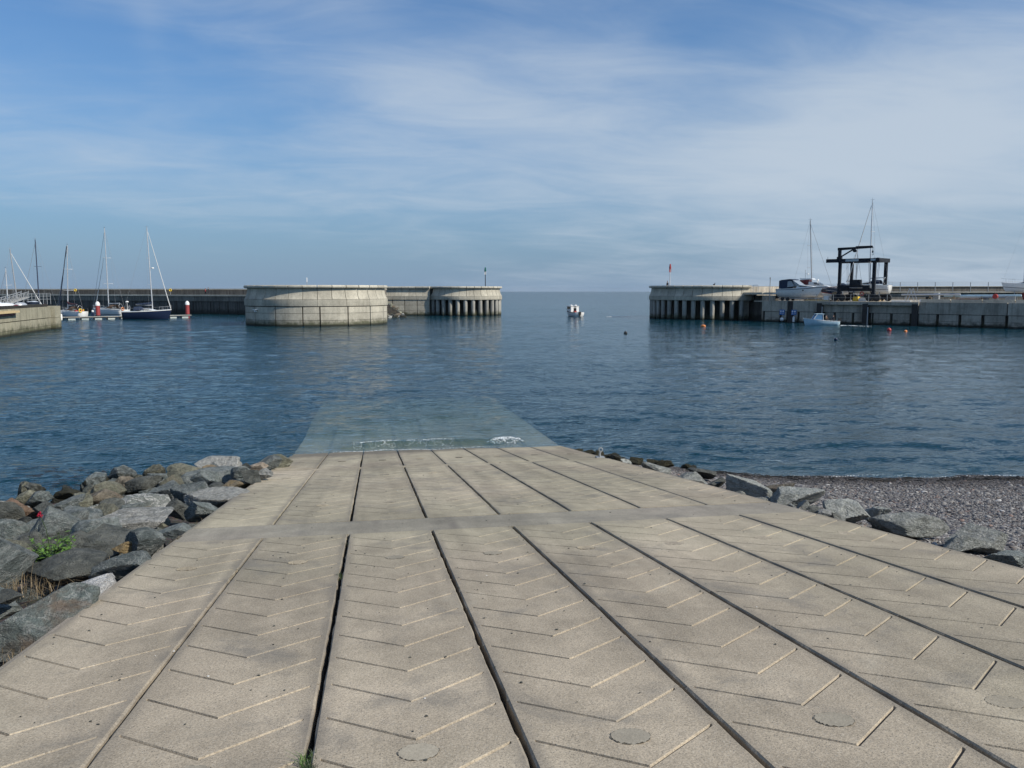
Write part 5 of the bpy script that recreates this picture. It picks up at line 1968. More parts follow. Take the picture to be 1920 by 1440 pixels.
# ------------------------------------------------------------------ people
def skin_obj(name, joints, edges, radii, mat, parent, sub=1):
    me = bpy.data.meshes.new(name)
    me.from_pydata(joints, edges, [])
    o = bpy.data.objects.new(name, me)
    COL.objects.link(o)
    o.parent = parent
    md = o.modifiers.new('skin', 'SKIN')
    md.use_smooth_shade = True
    sk = me.skin_vertices[0].data if me.skin_vertices else None
    if sk is None:
        bm = bmesh.new()
        bm.from_mesh(me)
        bm.verts.layers.skin.verify()
        bm.to_mesh(me)
        bm.free()
        sk = me.skin_vertices[0].data
    for i, r_ in enumerate(radii):
        sk[i].radius = (r_, r_) if not isinstance(r_, tuple) else r_
    sk[0].use_root = True
    s_ = o.modifiers.new('sub', 'SUBSURF')
    s_.levels = sub
    s_.render_levels = sub
    me.materials.append(mat)
    return o


def person(label, loc, rz, top, bottom, pose='walk', group=None, hgt=1.72):
    t_ = thing('person', label, 'person', loc, rz, group)
    s = hgt / 1.72
    if pose == 'sit':
        hipz, kneeL, footL, kneeR, footR = .45, (.42, .12, .47), (.45, .12, .06), (.42, -.12, .47), (.45, -.12, .06)
        hl, hr_ = (.40, .16, .60), (.38, -.16, .58)
        el_, er = (.12, .26, .70), (.12, -.26, .70)
    else:
        hipz, kneeL, footL, kneeR, footR = .90, (.12, .09, .48), (.10, .09, .06), (-.03, -.09, .48), (-.20, -.09, .09)
        hl, hr_ = (-.12, .26, .80), (.16, -.26, .82)
        el_, er = (-.05, .25, 1.08), (.02, -.25, 1.08)
    z = hipz
    J = [(0, 0, z), (0, 0, z + .25), (.0, 0, z + .50), (.02, 0, z + .58), (.04, 0, z + .70), (.05, 0, z + .80),
         (0, .17, z + .47), el_, hl, (0, -.17, z + .47), er, hr_, (0, .09, z - .03), kneeL, footL, (footL[0] + .15, footL[1], footL[2] - .02), (0, -.09, z - .03), kneeR, footR, (footR[0] + .15, footR[1], footR[2] - .02)]
    J = [(a * s, b * s, c * s) for a, b, c in J]
    E_ = [(0, 1), (1, 2), (2, 3), (3, 4), (4, 5), (2, 6), (6, 7), (7, 8), (2, 9), (9, 10), (10, 11), (0, 12), (12, 13), (13, 14), (14, 15), (0, 16), (16, 17), (17, 18), (18, 19)]
    Rr = [.13, .12, .13, .055, .085, .07, .065, .042, .035, .065, .042, .035, .085, .06, .045, .035, .085, .06, .045, .035]
    skin_obj('body', J, E_, Rr, M['skin'], t_)
    ji = [0, 1, 2, 3, 6, 7, 8, 9, 10, 11]
    mp_ = {k: i for i, k in enumerate(ji)}
    JJ = [J[k] for k in ji]
    JJ[mp_[8]] = tuple(J[7][i] + (J[8][i] - J[7][i]) * .85 for i in range(3))
    JJ[mp_[11]] = tuple(J[10][i] + (J[11][i] - J[10][i]) * .85 for i in range(3))
    skin_obj('jacket', JJ, [(mp_[a], mp_[b]) for a, b in E_ if a in mp_ and b in mp_], [.165, .155, .165, .075, .085, .062, .05, .085, .062, .05], M[top], t_)
    ti = [0, 12, 13, 14, 16, 17, 18]
    mp_ = {k: i for i, k in enumerate(ti)}
    skin_obj('trousers', [J[k] for k in ti], [(mp_[a], mp_[b]) for a, b in E_ if a in mp_ and b in mp_], [.15, .105, .078, .062, .105, .078, .062], M[bottom], t_)
    hd = J[5]
    obj('hair', MB().ball((hd[0] - .02, 0, hd[2] + .025), (.10, .085, .085), 10, 6), M['hair'], t_, True)
    return t_


GWK = 'people walking on the breakwater'
p, D = bw(385.5)
q = at(385.5, 552, D + 2.2)
person('person in a red coat walking on the breakwater', (q.x, q.y, CZ - .06), rz_for(185), 'cloth_red', 'cloth_dark', 'walk', GWK, 1.6)
p, D = bw(391)
q = at(391, 552, D + 2.2)
person('person in dark clothes walking on the breakwater beside one in red', (q.x, q.y, CZ - .06), rz_for(180), 'cloth_dark', 'cloth_dark', 'walk', GWK, 1.82)
q = at(1251.5, 534, 170)
person('person in dark clothes on the right pier head, head and shoulders above the coping', (q.x, q.y, 6.05), rz_for(120), 'cloth_dark', 'cloth_dark', 'walk', None, 1.7)

# ------------------------------------------------------------------ small boats under way
q = _wat(1076, 593)
cb = thing('cabin_boat', 'small white cabin boat heading out through the harbour mouth, seen from astern', 'motor boat', (q.x, q.y, 0), rz_for(113))
hb, db, prt = hull_mesh(5.6, 2.75, .95, 1.45, .5, .86, .10, n=12)
obj('hull', hb, M['gelcoat'], cb, 'all')
obj('deck', db, M['galv'], cb)
obj('gunwale', band_on(prt, .93, 1.0, .03), M['black'], cb)
mb = MB().box((.55, 0, 1.95), (2.1, 2.05, .10)).box((.55, 1.0, 1.55), (2.1, .06, 1.5)).box((.55, -1.0, 1.55), (2.1, .06, 1.5)).box((1.6, 0, 1.2), (.06, 2.0, .8))
mb.box((-.5, .68, 1.45), (.06, .62, 1.5)).box((-.5, -.68, 1.45), (.06, .62, 1.5)).box((.55, 0, 2.32), (2.3, 2.2, .08))
wh = obj('wheelhouse', mb, M['white'], cb)
obj('doorway_shade', MB().box((-.45, 0, 1.5), (.05, .72, 1.5)), M['glass'], wh)  # dark sheet stands in for the shade inside the open door
obj('windscreen', MB().box((1.62, 0, 1.95), (.05, 1.9, .7)), M['glass'], wh)
for s in (1, -1):
    obj('side_window', MB().box((.6, s * 1.04, 1.9), (1.4, .03, .5)), M['glass'], wh)
obj('roof_raft', MB().ball((.3, .55, 2.48), (.4, .3, .16), 8, 5), M['white'], cb, True)
obj('roof_light', MB().ball((.3, -.6, 2.48), (.32, .24, .16), 8, 5), M['white'], cb, True)
obj('antenna', MB().tube([(.9, -.4, 2.3), (.9, -.4, 3.3)], .02, 4), M['wire'], cb)
obj('outboard', MB().box((-2.95, 0, .75), (.4, .45, .7)).box((-3.0, 0, .2), (.2, .15, .9)), M['black'], cb)
obj('fish_box', MB().box((-1.5, .5, 1.05), (.7, .5, .4)), M['red'], cb)

q = _wat(1540, 609.5)
ob = thing('open_boat', 'pale blue open motor boat with small cuddy and two people aboard, near the quay', 'motor boat', (q.x, q.y, 0), rz_for(176))
hb, db, prt = hull_mesh(5.7, 2.0, .72, 1.25, .35, .8, .08, n=12)
obj('hull', hb, M['paleblue'], ob, 'all')
for i, sec in enumerate(prt):
    pass
obj('deck', db, M['white'], ob).location = (0, 0, -.12)
obj('gunwale', band_on(prt, .93, 1.0, .03), M['white'], ob)
cd = obj('cuddy', MB().prism([(-.1, .7), (.0, 1.85), (.95, 1.80), (1.45, 1.1), (1.9, .9)], -.68, .68), M['blueglass'], ob)
obj('roof', MB().box((.45, 0, 1.90), (1.35, 1.5, .09)), M['paleblue'], cd)
for s in (-1, 1):
    obj('frame', MB().tube([(-.1, s * .70, .75), (0, s * .70, 1.88)], .05, 5).tube([(.95, s * .70, 1.84), (1.5, s * .70, 1.05)], .05, 5), M['white'], cd)
obj('outboard', MB().box((-3.02, 0, .95), (.42, .42, .5)).box((-3.0, 0, .35), (.2, .16, .9)).box((-2.85, 0, .5), (.2, .5, .5)), M['black'], ob)
obj('motor_bracket', MB().box((-2.82, .0, .42), (.25, .9, .5)), M['white'], ob)
ca, sa = math.cos(rz_for(176)), math.sin(rz_for(176))
for lx, tp, lb in ((-.75, 'cloth_brown', 'person in a brown jacket sitting beside the cuddy of the pale blue boat'), (-2.0, 'cloth_dark', 'person in dark clothes sitting at the stern of the pale blue boat')):
    person(lb, (q.x + ca * lx, q.y + sa * lx, .42), rz_for(176) + (0 if lx < -1 else 2.2), tp, 'cloth_dark', 'sit', 'people in the pale blue boat', 1.7)
mb = MB()
rr = random.Random(9)
for i in range(22):
    u = rr.uniform(0, 1) ** 1.4
    p = _wat(1576 + u * 60 + rr.gauss(0, .6), 610.5 + u * 1.5 + rr.gauss(0, .25))
    mb.add([(p.x + v[0] * .35 * (1.2 - u), p.y + v[1] * .12 * (1.2 - u), .05 + v[2] * .02) for v in v1], f1)
obj('wake_foam', mb, M['foam'], None, kind='stuff')

# ------------------------------------------------------------------ buoys
GB = 'mooring buoys in the harbour'
for px, py, r_, mt, lb in [(1318.5, 613, .42, 'orange', 'orange mooring buoy in front of the right pier head'), (1667, 620.5, .38, 'red', 'round red mooring buoy below the travel lift'), (1698, 622, .28, 'orange', 'small orange buoy right of the red one'),
                           (1173, 626, .30, 'black', 'small dark buoy in open water in the harbour mouth'), (1567, 638, .26, 'navy', 'small dark blue buoy nearest the camera on the right'), (4, 629, .42, 'white', 'white buoy beside the left pier at the left picture edge')]:
    r_ *= .82
    q = _wat(px, py)
    t_ = thing('buoy', lb, 'buoy', (q.x, q.y, 0), rr.uniform(0, 3), GB)
    k = (1.5, 1, .75) if mt in ('orange', 'white') else (1, 1, 1)
    obj('float', MB().ball((0, 0, r_ * .45 * k[2]), (r_ * k[0], r_ * k[1], r_ * k[2]), 14, 9), M[mt], t_, True)
    obj('ring', MB().tube([(r_ * .2 * math.cos(a), 0, r_ * (1.4 * k[2]) + r_ * .2 * math.sin(a)) for a in np.linspace(0, 2 * PI, 9)], r_ * .06, 4), M['galv'], t_)


# ------------------------------------------------------------------ things on the right quay
def qw(px, back, z=DZ):
    """point on the quay deck under photo column px, 'back' metres behind the edge"""
    ux, uy = math.cos(QA), math.sin(QA)
    x = q_at(px)
    o = Vector((A.x if False else QO.x + ux * x - uy * back, QO.y + uy * x + ux * back, z))
    return o


QO = Vector((qy.location.x, qy.location.y, 0))
A = QO


def along(px, back):
    """slide along the line 'back' m behind the quay edge until it is under column px"""
    ux, uy = math.cos(QA), math.sin(QA)
    d = px_dir(px, 560)
    ox, oy = QO.x - uy * back, QO.y + ux * back
    det = d.x * (-uy) + ux * d.y
    tt = (ox * (-uy) + ux * oy) / det
    return Vector((d.x * tt, d.y * tt, DZ))


# travel lift
q = along(1572.5, 3.2)
tl = thing('boat_lift', 'dark blue steel travelling boat lift standing on the quay with jib crane on top', 'boat lift', q, QA)
LL, LW, LH = 7.1, 6.4, 8.15
for x in (0, LL):
    for y in (0, LW):
        lg = obj('leg', MB().box((x, y, LH / 2 + .5), (.62 if x else .55, .55, LH - 1.0)).box((x, y, 1.2), (.75, .7, 1.0)), M['lift'], tl)
        for dx in (-.62, .62):
            wo = obj('wheel', MB(), M['black'], lg) if False else None
        wm = MB()
        for dx in (-.75, .75):
            pr = [(.0, 0)]
            wm.tube([(x + dx, y - .32, .70), (x + dx, y - .30, .70), (x + dx, y + .30, .70), (x + dx, y + .32, .70)], [.55, .70, .70, .55], 16)
        obj('wheel_pair', wm, M['black'], lg, True)
for y in (0, LW):
    b_ = obj('top_beam', MB().box((LL / 2 - 1.15, y, LH + .1), (LL + 3.6, .55, .72)), M['lift'], tl)
    obj('lower_beam', MB().box((LL / 2, y, 2.35), (LL - .4, .5, .6)), M['lift'], tl)
    obj('handrail', MB().tube([(-2.7, y, LH + .45), (-2.7, y, LH + .95)], .04, 4), M['lift'], b_)
obj('cross_beam', MB().box((LL + .25, LW / 2, LH + .1), (.75, LW + .8, .80)), M['lift'], tl)
obj('winch_drum', MB().tube([(LL + .7, -.5, LH + .12), (LL + .7, .5, LH + .12)], .42, 12), M['lift'], tl, True)
obj('name_plate', MB().box((2.55, -.29, LH + .12), (2.7, .03, .46)), M['liftplate'], tl, label='long pale plate on the top beam')
obj('name_plate', MB().box((LL - .1 + .2, -.44, LH + .15), (1.6, .03, .42)), M['liftplate'], tl, label='short pale plate near the beam end')
ep = obj('engine_pack', MB().box((3.5, -.25, 3.75), (2.2, 1.0, 1.2)).box((3.2, -.2, 3.0), (3.4, .9, .5)), M['lift'], tl)
obj('fuel_tank', MB().box((1.2, -.1, 2.9), (1.6, .8, .7)).box((5.6, -.1, 2.85), (1.2, .8, .7)), M['lift'], tl)
# jib crane
jb = obj('jib_post', MB().box((-.35, .4, LH + 1.45), (.55, .55, 2.2)).box((-.35, .4, LH + .65), (.9, .8, .5)), M['lift'], tl)
obj('jib_arm', MB().prism([(-.75, LH + 2.2), (-.75, LH + 2.75), (3.0, LH + 2.80), (3.0, LH + 2.95), (6.3, LH + 2.95), (6.5, LH + 2.5), (3.0, LH + 2.38)], .15, .65), M['lift'], tl)
obj('jib_brace', MB().bar((.0, .4, LH + .95), (2.5, .4, LH + 2.35), .22, .25), M['lift'], tl)
obj('jib_winch', MB().tube([(2.75, .1, LH + 2.05), (2.75, .7, LH + 2.05)], .32, 10), M['lift'], tl, True)
obj('jib_hook', MB().tube([(6.45, .4, LH + 2.5), (6.45, .4, LH + 1.9)], .05, 5).lathe([(.05, 0), (.16, .1), (.16, .4), (.05, .5)], 8, (6.45, .4, LH + 1.5)).tube([(6.45, .4, LH + 1.5), (6.6, .4, LH + 1.2), (6.45, .4, LH + 1.05), (6.3, .4, LH + 1.2)], .05, 5), M['lift'], tl)
for x in (1.2, 5.7):
    for y in (.45, LW - .45):
        obj('sling_rope', MB().tube([(x, y, LH - .2), (x, y + (.8 if y < 3 else -.8), 3.2)], .035, 4).tube([(x + .25, y, LH - .2), (x + .25, y + (.8 if y < 3 else -.8), 3.2)], .035, 4), M['wire'], tl)
    obj('sling', MB().tube([(x + .1, 1.2, 3.2), (x + .1, 1.9, 1.9), (x + .1, LW / 2, 1.35), (x + .1, LW - 1.9, 1.9), (x + .1, LW - 1.2, 3.2)], .09, 5), M['black'], tl, True)
tl.scale = (.855, .83, .875)
obj('lifebuoy', MB().tube([(5.0 + .36 * math.cos(a), -.6, 1.55 + .36 * math.sin(a)) for a in np.linspace(0, 2 * PI, 13)], .11, 6), M['red'], tl, True)
# yacht sitting in / behind the lift
ly_p = along(1628, 8.0)
ly = yacht('sailing yacht standing ashore behind the travel lift, tallest mast on the right', (ly_p.x, ly_p.y, DZ + 1.75), QA + PI, 7.5, 2.7, 16.2, M['gelcoat'], M['alu'], 1.1, 1.4, None, -.02, True, rake=-.015, group='boats ashore on the quay')
obj('keel', MB().prism([(-1.2, -.3), (.9, -.3), (.6, -1.75), (-.9, -1.75)], -.15, .15), M['antifoul'], ly)


def props(label, loc, rz, L, w_, h):
    t_ = thing('boat_cradle', label, 'boat cradle', loc, rz, 'cradles under the boats ashore')
    for x in (-L / 2, 0, L / 2):
        obj('cross_bearer', MB().box((x, 0, .12), (.2, w_ * 2, .24)), M['wood'], t_)
        for s in (-1, 1):
            obj('prop', MB().bar((x, s * w_, .0), (x, s * w_ * .55, h), .10, .10), M['galv'], t_)
    obj('keel_block', MB().box((0, 0, .12), (L * .8, .3, .23)), M['wood'], t_)


props('cradle under the yacht behind the travel lift', ly_p, QA + PI, 4.5, 1.3, 1.75)


def cruiser(label, loc, rz, L, B, style):
    t_ = thing('motor_cruiser', label, 'motor cruiser', loc, rz, 'boats ashore on the quay')
    hb, db, prt = hull_mesh(L, B, 1.05, 1.55, .75, .9, .14, .45, n=14, vee=.95, flare=.08)
    obj('hull', hb, M['gelcoat'], t_, 'all')
    obj('deck', db, M['gelcoat'], t_)
    obj('rubbing_strake', band_on(prt, .90, .94, .03), M['canvas_blue'] if style == 'blue' else M['maroon'], t_)
    if style == 'blue':
        c = obj('cabin_top', MB().prism([(-.02 * L, 1.0), (.02 * L, 1.75), (.12 * L, 1.72), (.36 * L, 1.52), (.40 * L, 1.4)], -B * .36, B * .36), M['gelcoat'], t_)
        for s in (-1, 1):
            obj('long_window', MB().prism([(.04 * L, 1.42), (.07 * L, 1.58), (.22 * L, 1.54), (.27 * L, 1.44)], s * B * .365 - .02, s * B * .365 + .02), M['glass'], c)
        ws = obj('windscreen', MB().prism([(-.02 * L, 1.6), (-.10 * L, 2.65), (-.08 * L, 2.65), (.09 * L, 1.7)], -B * .40, B * .40), M['clear'], t_)
        obj('frame', MB().tube([(.09 * L, -B * .41, 1.7), (-.09 * L, -B * .41, 2.68), (-.09 * L, B * .41, 2.68), (.09 * L, B * .41, 1.7)], .04, 5), M['alu'], ws)
        cn = MB().prism([(-.42 * L, 1.1), (-.42 * L, 2.55), (-.36 * L, 2.72), (-.16 * L, 2.88), (-.08 * L, 2.80), (-.08 * L, 2.62), (-.20 * L, 2.55), (-.22 * L, 1.1)], -B * .43, B * .43)
        cp = obj('canopy', cn, M['canvas_blue'], t_)
        for s in (-1, 1):
            obj('canopy_window', MB().prism([(-.215 * L, 1.35), (-.205 * L, 2.45), (-.115 * L, 2.5), (-.03 * L, 1.55)], s * B * .425 - .02, s * B * .425 + .02), M['clear'], cp)
        obj('swim_platform', MB().box((-L * .53, 0, .15), (.8, B * .8, .12)), M['gelcoat'], t_)
        obj('stern_drive', MB().box((-L * .52, 0, -.35), (.5, .4, .8)), M['black'], t_)
        obj('porthole', MB().tube([(.18 * L, -B * .50, .78), (.18 * L, -B * .46, .78)], .12, 8), M['glass'], t_)
    else:
        c = obj('wheelhouse', MB().prism([(-.22 * L, 1.0), (-.20 * L, 2.55), (.02 * L, 2.5), (.16 * L, 1.75), (.30 * L, 1.6), (.40 * L, 1.3)], -B * .38, B * .38), M['gelcoat'], t_)
        for s in (-1, 1):
            obj('side_window', MB().prism([(-.06 * L, 1.85), (-.05 * L, 2.35), (.01 * L, 2.33), (.12 * L, 1.85)], s * B * .385 - .02, s * B * .385 + .02), M['glass'], c)
        obj('front_window', MB().prism([(.03 * L, 2.42), (.045 * L, 2.44), (.165 * L, 1.82), (.15 * L, 1.80)], -B * .34, B * .34), M['glass'], c)
        obj('aft_canopy', MB().prism([(-.46 * L, 1.2), (-.46 * L, 3.0), (-.20 * L, 3.1), (-.20 * L, 1.2)], -B * .36, B * .36), M['maroon'], t_)
        obj('flybridge', MB().prism([(-.44 * L, 3.1), (-.46 * L, 3.4), (-.12 * L, 3.35), (-.08 * L, 3.1)], -B * .40, B * .40), M['gelcoat'], t_)
        ra = obj('radar_mast', MB().tube([(-.34 * L, 0, 3.3), (-.35 * L, 0, 5.4)], .05, 5).tube([(-.34 * L, 0, 4.6), (-.30 * L, 0, 4.6)], .04, 4), M['galv'], t_)
        obj('radar_dome', MB().lathe([(.1, 0), (.32, .05), (.32, .2), (.1, .28)], 10, (-.27 * L, 0, 4.3)), M['white'], ra, True)
        obj('spot_lamp', MB().ball((.0, .5, 2.9), .3, 8, 5), M['white'], t_, True)
    mb = MB()
    for i in (8, 10, 12, 14):
        for s in (-1, 1):
            g = prt[i][-1]
            mb.tube([(g[0], s * g[1] * .93, g[2]), (g[0] + .06, s * g[1] * .93, g[2] + .5)], .018, 4)
    for s in (-1, 1):
        mb.tube([(prt[i][-1][0] + .06, s * prt[i][-1][1] * .93, prt[i][-1][2] + .5) for i in (8, 10, 12, 14)], .02, 4)
    obj('bow_rail', mb, M['alu'], t_)
    if style != 'blue':
        obj('antifoul_paint', band_on(prt, .0, .62, .012), M['antired'], t_)
    return t_


q = along(1497, 3.0)
cruiser('white motor cruiser with dark blue canopy ashore at the left end of the quay', (q.x, q.y, DZ + 1.15), QA, 8.0, 2.8, 'blue')
t_ = thing('boat_trailer', 'low trailer carrying the white cruiser with blue canopy', 'trailer', (q.x, q.y, DZ), QA)
obj('frame', MB().bar((-3.6, -.7, .45), (4.6, -.1, .45), .14, .14).bar((-3.6, .7, .45), (4.6, .1, .45), .14, .14).box((-2, 0, .42), (.12, 2.0, .12)).box((1, 0, .42), (.12, 1.2, .12)), M['galv'], t_)
for x in (-2.6, -1.6):
    for s in (-1, 1):
        obj('wheel', MB().tube([(x, s * 1.05, .33), (x, s * 1.25, .33)], .33, 12), M['black'], t_, True)
obj('timber', MB().box((4.0, -.9, .12), (4.2, .3, .22)), M['cream'], t_)
q = along(1531, 8.5)
cruiser('white motor cruiser with maroon aft canopy and radar, behind the blue-canopied one', (q.x, q.y, DZ + 1.5), QA + .12, 9.2, 3.2, 'maroon').scale = (.72, .72, .80)
props('cradle under the maroon-canopied cruiser', (q.x, q.y, DZ), QA + .12, 4, 1.0, 1.1)
# small dark-topped boat with red bow stripe
q = along(1560, 5.6)
t_ = thing('small_boat', 'small boat with navy topsides and red bow stripe ashore left of the lift', 'boat', (q.x, q.y, DZ + .95), QA + PI + .2, 'boats ashore on the quay')
t_.scale = (.65, .8, .85)
hb, db, prt = hull_mesh(5.6, 2.0, .95, 1.45, .5, .8, .14, n=12)
obj('hull', hb, M['gelcoat'], t_, 'all')
obj('cover', MB().prism([(-2.7, .9), (-2.5, 1.5), (.4, 1.75), (2.6, 1.45), (2.7, 1.3)], -.7, .7), M['navy'], t_)
obj('topside_panel', band_on(prt, .72, .97, .02), M['navy'], t_)
obj('red_stripe', band_on(prt, .66, .72, .022), M['red'], t_)
props('cradle under the small navy boat', (q.x, q.y, DZ), QA + PI + .2, 3, .8, .75)
# yacht hull with a mast behind the cruisers
q = along(1520, 13.5)
y2 = yacht('sailing yacht ashore behind the cruisers, bare mast standing clear', (q.x, q.y, DZ + 1.0), QA, 8.2, 2.7, 14.6, M['gelcoat'], M['wire'], 1.0, 1.2, None, .02, False, rake=.06, group='boats ashore on the quay')
obj('keel', MB().prism([(-1.2, -.3), (.9, -.3), (.6, -1.0), (-.9, -1.0)], -.15, .15), M['antifoul'], y2)
q = along(1588, 12.0)
y3 = yacht('small grey-white yacht hull ashore seen between the left legs of the lift', (q.x, q.y, DZ + 1.35), QA + .3, 5.0, 2.0, 8.0, M['gelcoat'], M['wire'], .95, 1.15, None, .3, False, rake=.0, group='boats ashore on the quay', mr=.05)
obj('keel', MB().prism([(-1.2, -.3), (.9, -.3), (.6, -1.35), (-.9, -1.35)], -.15, .15), M['antifoul'], y3)
q = along(1930, 10.0)
y4 = yacht('white sailing yacht ashore at the right picture edge, bow to the left', (q.x, q.y, DZ + 1.95), QA + PI, 7.6, 2.6, 13.0, M['gelcoat'], M['alu'], .95, 1.25, None, .12, False, rake=.0, group='boats ashore on the quay', stay=.007)
obj('keel', MB().prism([(-1.4, -.2), (1.1, -.2), (.8, -1.95), (-1.0, -1.95)], -.18, .18), M['antired'], y4)
props('cradle under the yacht at the right picture edge', (q.x, q.y, DZ), QA + PI, 4, 1.1, 1.8)

# railing along the yard edge, masts on trestles, boxes, reels, ladders
q0, q1 = along(1500, .8), along(1720, .8)
t_ = thing('guard_rail', 'thin grey posts and wires along the quay edge in front of the lift', 'railing', q0, QA)
Lq = (q1 - q0).length
k = 0
x = 0
while x < Lq:
    obj('post', MB().tube([(x, 0, 0), (x, 0, 1.25)], .045, 5), M['galv'], t_)
    x += 3.1
for z in (.65, 1.2):
    rail(t_, [(0, 0, z), (Lq, 0, z)], .018)
GM = 'masts stored on trestles in the boatyard'
for i, (p0, p1, bk, z, mt, lb) in enumerate([(1690, 1800, 7.0, 1.15, 'alu', 'long pale stored mast lying on trestles right of the lift'), (1770, 1915, 7.5, 1.0, 'paleblue', 'long pale blue stored mast reaching to the right picture edge'),
                                             (1800, 1900, 9.0, .75, 'alu', 'stored mast lying lower behind the pale blue one')]):
    a_, b_ = along(p0, bk), along(p1, bk)
    t_ = thing('stored_mast', lb, 'mast', (a_.x, a_.y, DZ), QA, GM)
    Lm = (b_ - a_).length
    obj('spar', MB().tube([(0, 0, z), (Lm, 0, z + .1)], .16, 8), M[mt], t_, True)
    for x in (Lm * .12, Lm * .5, Lm * .9):
        obj('trestle', MB().bar((x - .4, 0, 0), (x, 0, z - .1), .08, .08).bar((x + .4, 0, 0), (x, 0, z - .1), .08, .08), M['wood'], t_)
GX = 'boatyard clutter on the right quay'
q = along(1866, 6.2)
t_ = thing('hose_reel', 'round red hose reel standing by the stored masts', 'hose reel', q, QA, GX)
obj('drum', MB().tube([(0, -.25, .95), (0, -.2, .95), (0, .2, .95), (0, .25, .95)], [.36, .4, .4, .36], 14), M['red'], t_, True)
obj('stand', MB().bar((-.4, 0, 0), (0, 0, .95), .08, .5).bar((.4, 0, 0), (0, 0, .95), .08, .5), M['galv'], t_)
for px, bk, lb in ((1711, 5.0, 'pale step ladder leaning in the yard right of the lift'), (1705, 6.5, 'second step ladder just behind the first, right of the lift')):
    q = along(px, bk)
    t_ = thing('step_ladder', lb, 'ladder', q, QA + .3, GX)
    for s in (-.3, .3):
        obj('stile', MB().bar((-.8, s, 0), (0, s, 2.3), .07, .07), M['alu'], t_)
        obj('stile', MB().bar((.8, s, 0), (0, s, 2.3), .07, .07), M['alu'], t_)
    for k in range(5):
        obj('tread', MB().box((-.8 + .8 * (k + 1) / 6, 0, 2.3 * (k + 1) / 6), (.2, .6, .05)), M['alu'], t_)
for px, bk, sz, mt, lb in [(1737, 3.2, (1.9, 1.0, .45), 'white', 'white slatted pallet stack on the quay edge'), (1690, 2.5, (3.0, .7, .22), 'white', 'white boards lying on the quay right of the lift'),
                           (1756, 8.0, (.9, .6, 1.5), 'galv', 'grey cabinet in the boatyard below the parapet'), (1741, 9.5, (.8, .6, .8), 'black', 'black box in the boatyard left of the grey cabinet'),
                           (1815, 9.5, (4.5, 1.0, .5), 'maroon', 'long maroon covered boat part behind the stored masts'), (1845, 8.5, (1.2, 1.0, .6), 'canvas_blue', 'dark blue bundle under the stored masts'),
                           (1895, 8.0, (1.4, 1.2, 1.1), 'galv', 'grey box trailer beside the right edge yacht'), (1550, 2.6, (.8, .8, .9), 'white', 'white drum beside the small navy boat'), (1565, 4.6, (.8, .6, 1.6), 'wood', 'tan canvas bundle standing left of the lift'),
                           (1620, 4.8, (1.6, .8, .6), 'white', 'white box under the travel lift'), (1606, 5.0, (.9, .9, .8), 'yellow', 'yellow bin under the travel lift')]:
    q = along(px, bk)
    mb = MB()
    if mt == 'white' and sz[2] < .5 and sz[0] < 2.5:
        for k in range(7):
            mb.box((-sz[0] / 2 + sz[0] * (k + .5) / 7, 0, sz[2] / 2), (sz[0] / 10, sz[1], sz[2] * .6))
        for z in (.04, sz[2] - .04):
            mb.box((0, 0, z), (sz[0], sz[1], .06))
    else:
        mb.prism([(-sz[0] / 2, 0), (-sz[0] / 2, sz[2] * .85), (-sz[0] * .42, sz[2]), (sz[0] * .42, sz[2]), (sz[0] / 2, sz[2] * .85), (sz[0] / 2, 0)], -sz[1] / 2, sz[1] / 2)
        mb.box((0, 0, sz[2] * .5), (sz[0] * 1.02, sz[1] * 1.02, .05))
    o = obj('yard_box', mb, M[mt])
    o.location = q
    o.rotation_euler = (0, 0, QA + rr.uniform(-.2, .2))
    tag(o, lb, 'yard box', GX)
# blue notice boards with white symbols, and fenders hanging below them
a_ = QA
for px, lb, lb2 in ((1467, 'small blue notice board with white symbols on the quay wall, left one', 'round white fender hanging under the left blue board'), (1489, 'small blue notice board with white symbols on the quay wall, right one', 'long white fender hanging under the right blue board')):
    q = qw(px, -.02, 0)
    t_ = thing('notice_board', lb, 'sign', (q.x, q.y, 1.85), a_, 'blue notice boards on the quay wall')
    obj('panel', MB().box((0, -.12, 0), (.95, .08, .95)), M['signblue'], t_)
    for dx in (-.24, .22):
        obj('symbol', MB().lathe([(.14, 0), (.14, .012)], 10) if False else MB().tube([(dx, -.165, .18), (dx, -.175, .18)], .16, 10), M['white'], t_)
        obj('symbol', MB().box((dx, -.17, -.12), (.3, .015, .05)).box((dx, -.17, -.24), (.3, .015, .05)), M['white'], t_)
    f_ = thing('fender', lb2, 'fender', (q.x - .25, q.y - .35, .55), a_, 'white fenders on the quay wall')
    if px < 1480:
        obj('body', MB().ball((0, 0, 0), (.36, .36, .36), 12, 8), M['white'], f_, True)
    else:
        obj('body', MB().lathe([(.05, -.5), (.2, -.42), (.22, .3), (.14, .55), (.04, .6)], 10), M['white'], f_, True)
    obj('lanyard', MB().tube([(0, 0, .3), (.1, .1, 1.4)], .02, 4), M['wire'], f_)
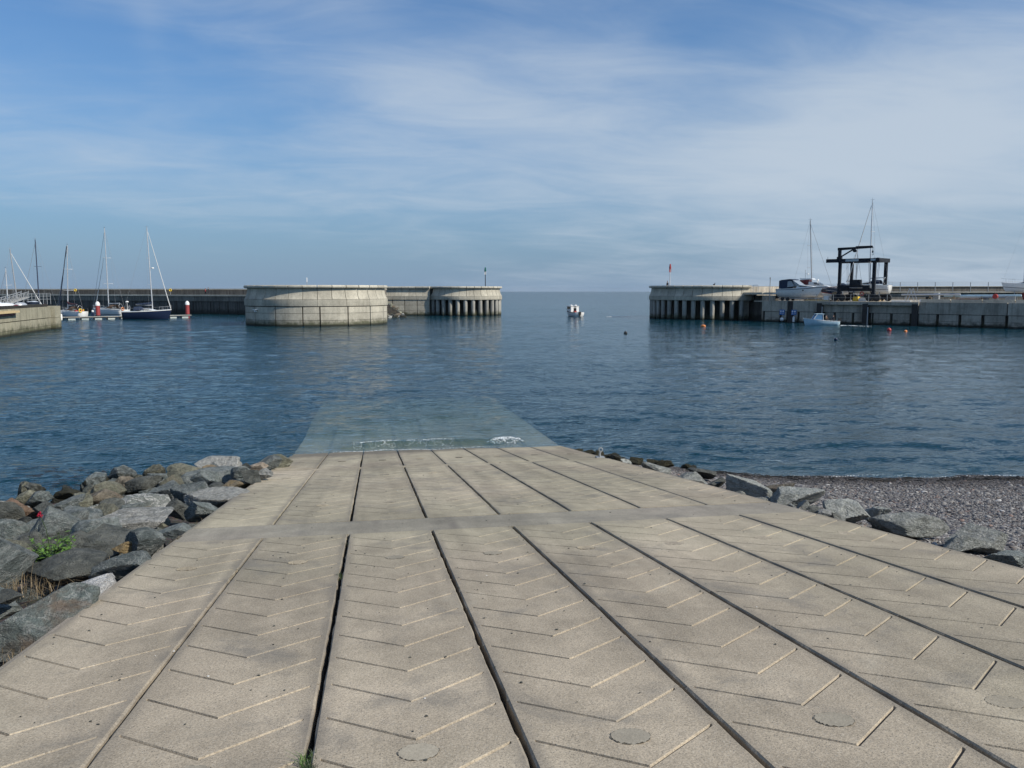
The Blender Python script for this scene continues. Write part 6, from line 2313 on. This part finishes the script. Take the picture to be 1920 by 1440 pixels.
q = qw(1438, 1.2, 4.0)
t_ = thing('marker_pole', 'thin grey pole on the quay corner left of the blue-canopied cruiser', 'pole', (along(1443, 1.0).x, along(1443, 1.0).y, DZ), 0)
obj('shaft', MB().tube([(0, 0, 0), (0, 0, 4.4)], .07, 6), M['galv'], t_)
obj('collar', MB().lathe([(.12, 4.0), (.12, 4.3)], 8), M['galv'], t_)

# ------------------------------------------------------------------ sea haze
m = bpy.data.materials.new('sea_haze')
m.use_nodes = True
t = NT(m.node_tree)
m.node_tree.nodes.clear()
vp = t.n('ShaderNodeVolumePrincipled')
vp.inputs['Color'].default_value = (0.86, 0.92, 1.0, 1)
vp.inputs['Density'].default_value = 2.5e-5
vp.inputs['Anisotropy'].default_value = 0.3
out = t.n('ShaderNodeOutputMaterial')
m.node_tree.links.new(vp.outputs[0], out.inputs['Volume'])
o = obj('haze', MB().box((0, 0, -2.5), (20400, 20400, 57)), m, None, kind='stuff')

# wrack line along the shingle, and faint broken foam trailing the cabin boat
mb = MB()
rr = random.Random(31)
for _ in range(210):
    x = rr.uniform(10.5, 23)
    y = float(np.interp(x, [6.5, 8.0, 10.2, 12.4, 16.5, 20.0, 60.0], [29.6, 27.8, 25.2, 23.75, 23.0, 22.35, 19.5])) - rr.uniform(.25, 1.1) - .25 * math.sin(x * .9)
    a, L_ = rr.gauss(0, .5), rr.uniform(.05, .22)
    z = zbeach(x, y) + .03
    mb.tube([(x - math.cos(a) * L_, y - math.sin(a) * L_, z), (x, y, z + rr.uniform(0, .03)), (x + math.cos(a) * L_, y + math.sin(a) * L_, z)], [.008, .018, .006], 4)
obj('wrack', mb, M['kelp'], None, kind='stuff')
mb = MB()
for i in range(26):
    u = rr.uniform(0, 1)
    p = _wat(1138 + u * 40 + rr.gauss(0, .6), 594.6 - u * 1.2 + rr.gauss(0, .12))
    mb.add([(p.x + v[0] * .45, p.y + v[1] * .12, .05 + v[2] * .02) for v in v1], f1)
obj('drifting_foam', mb, M['foam'], None, kind='stuff')
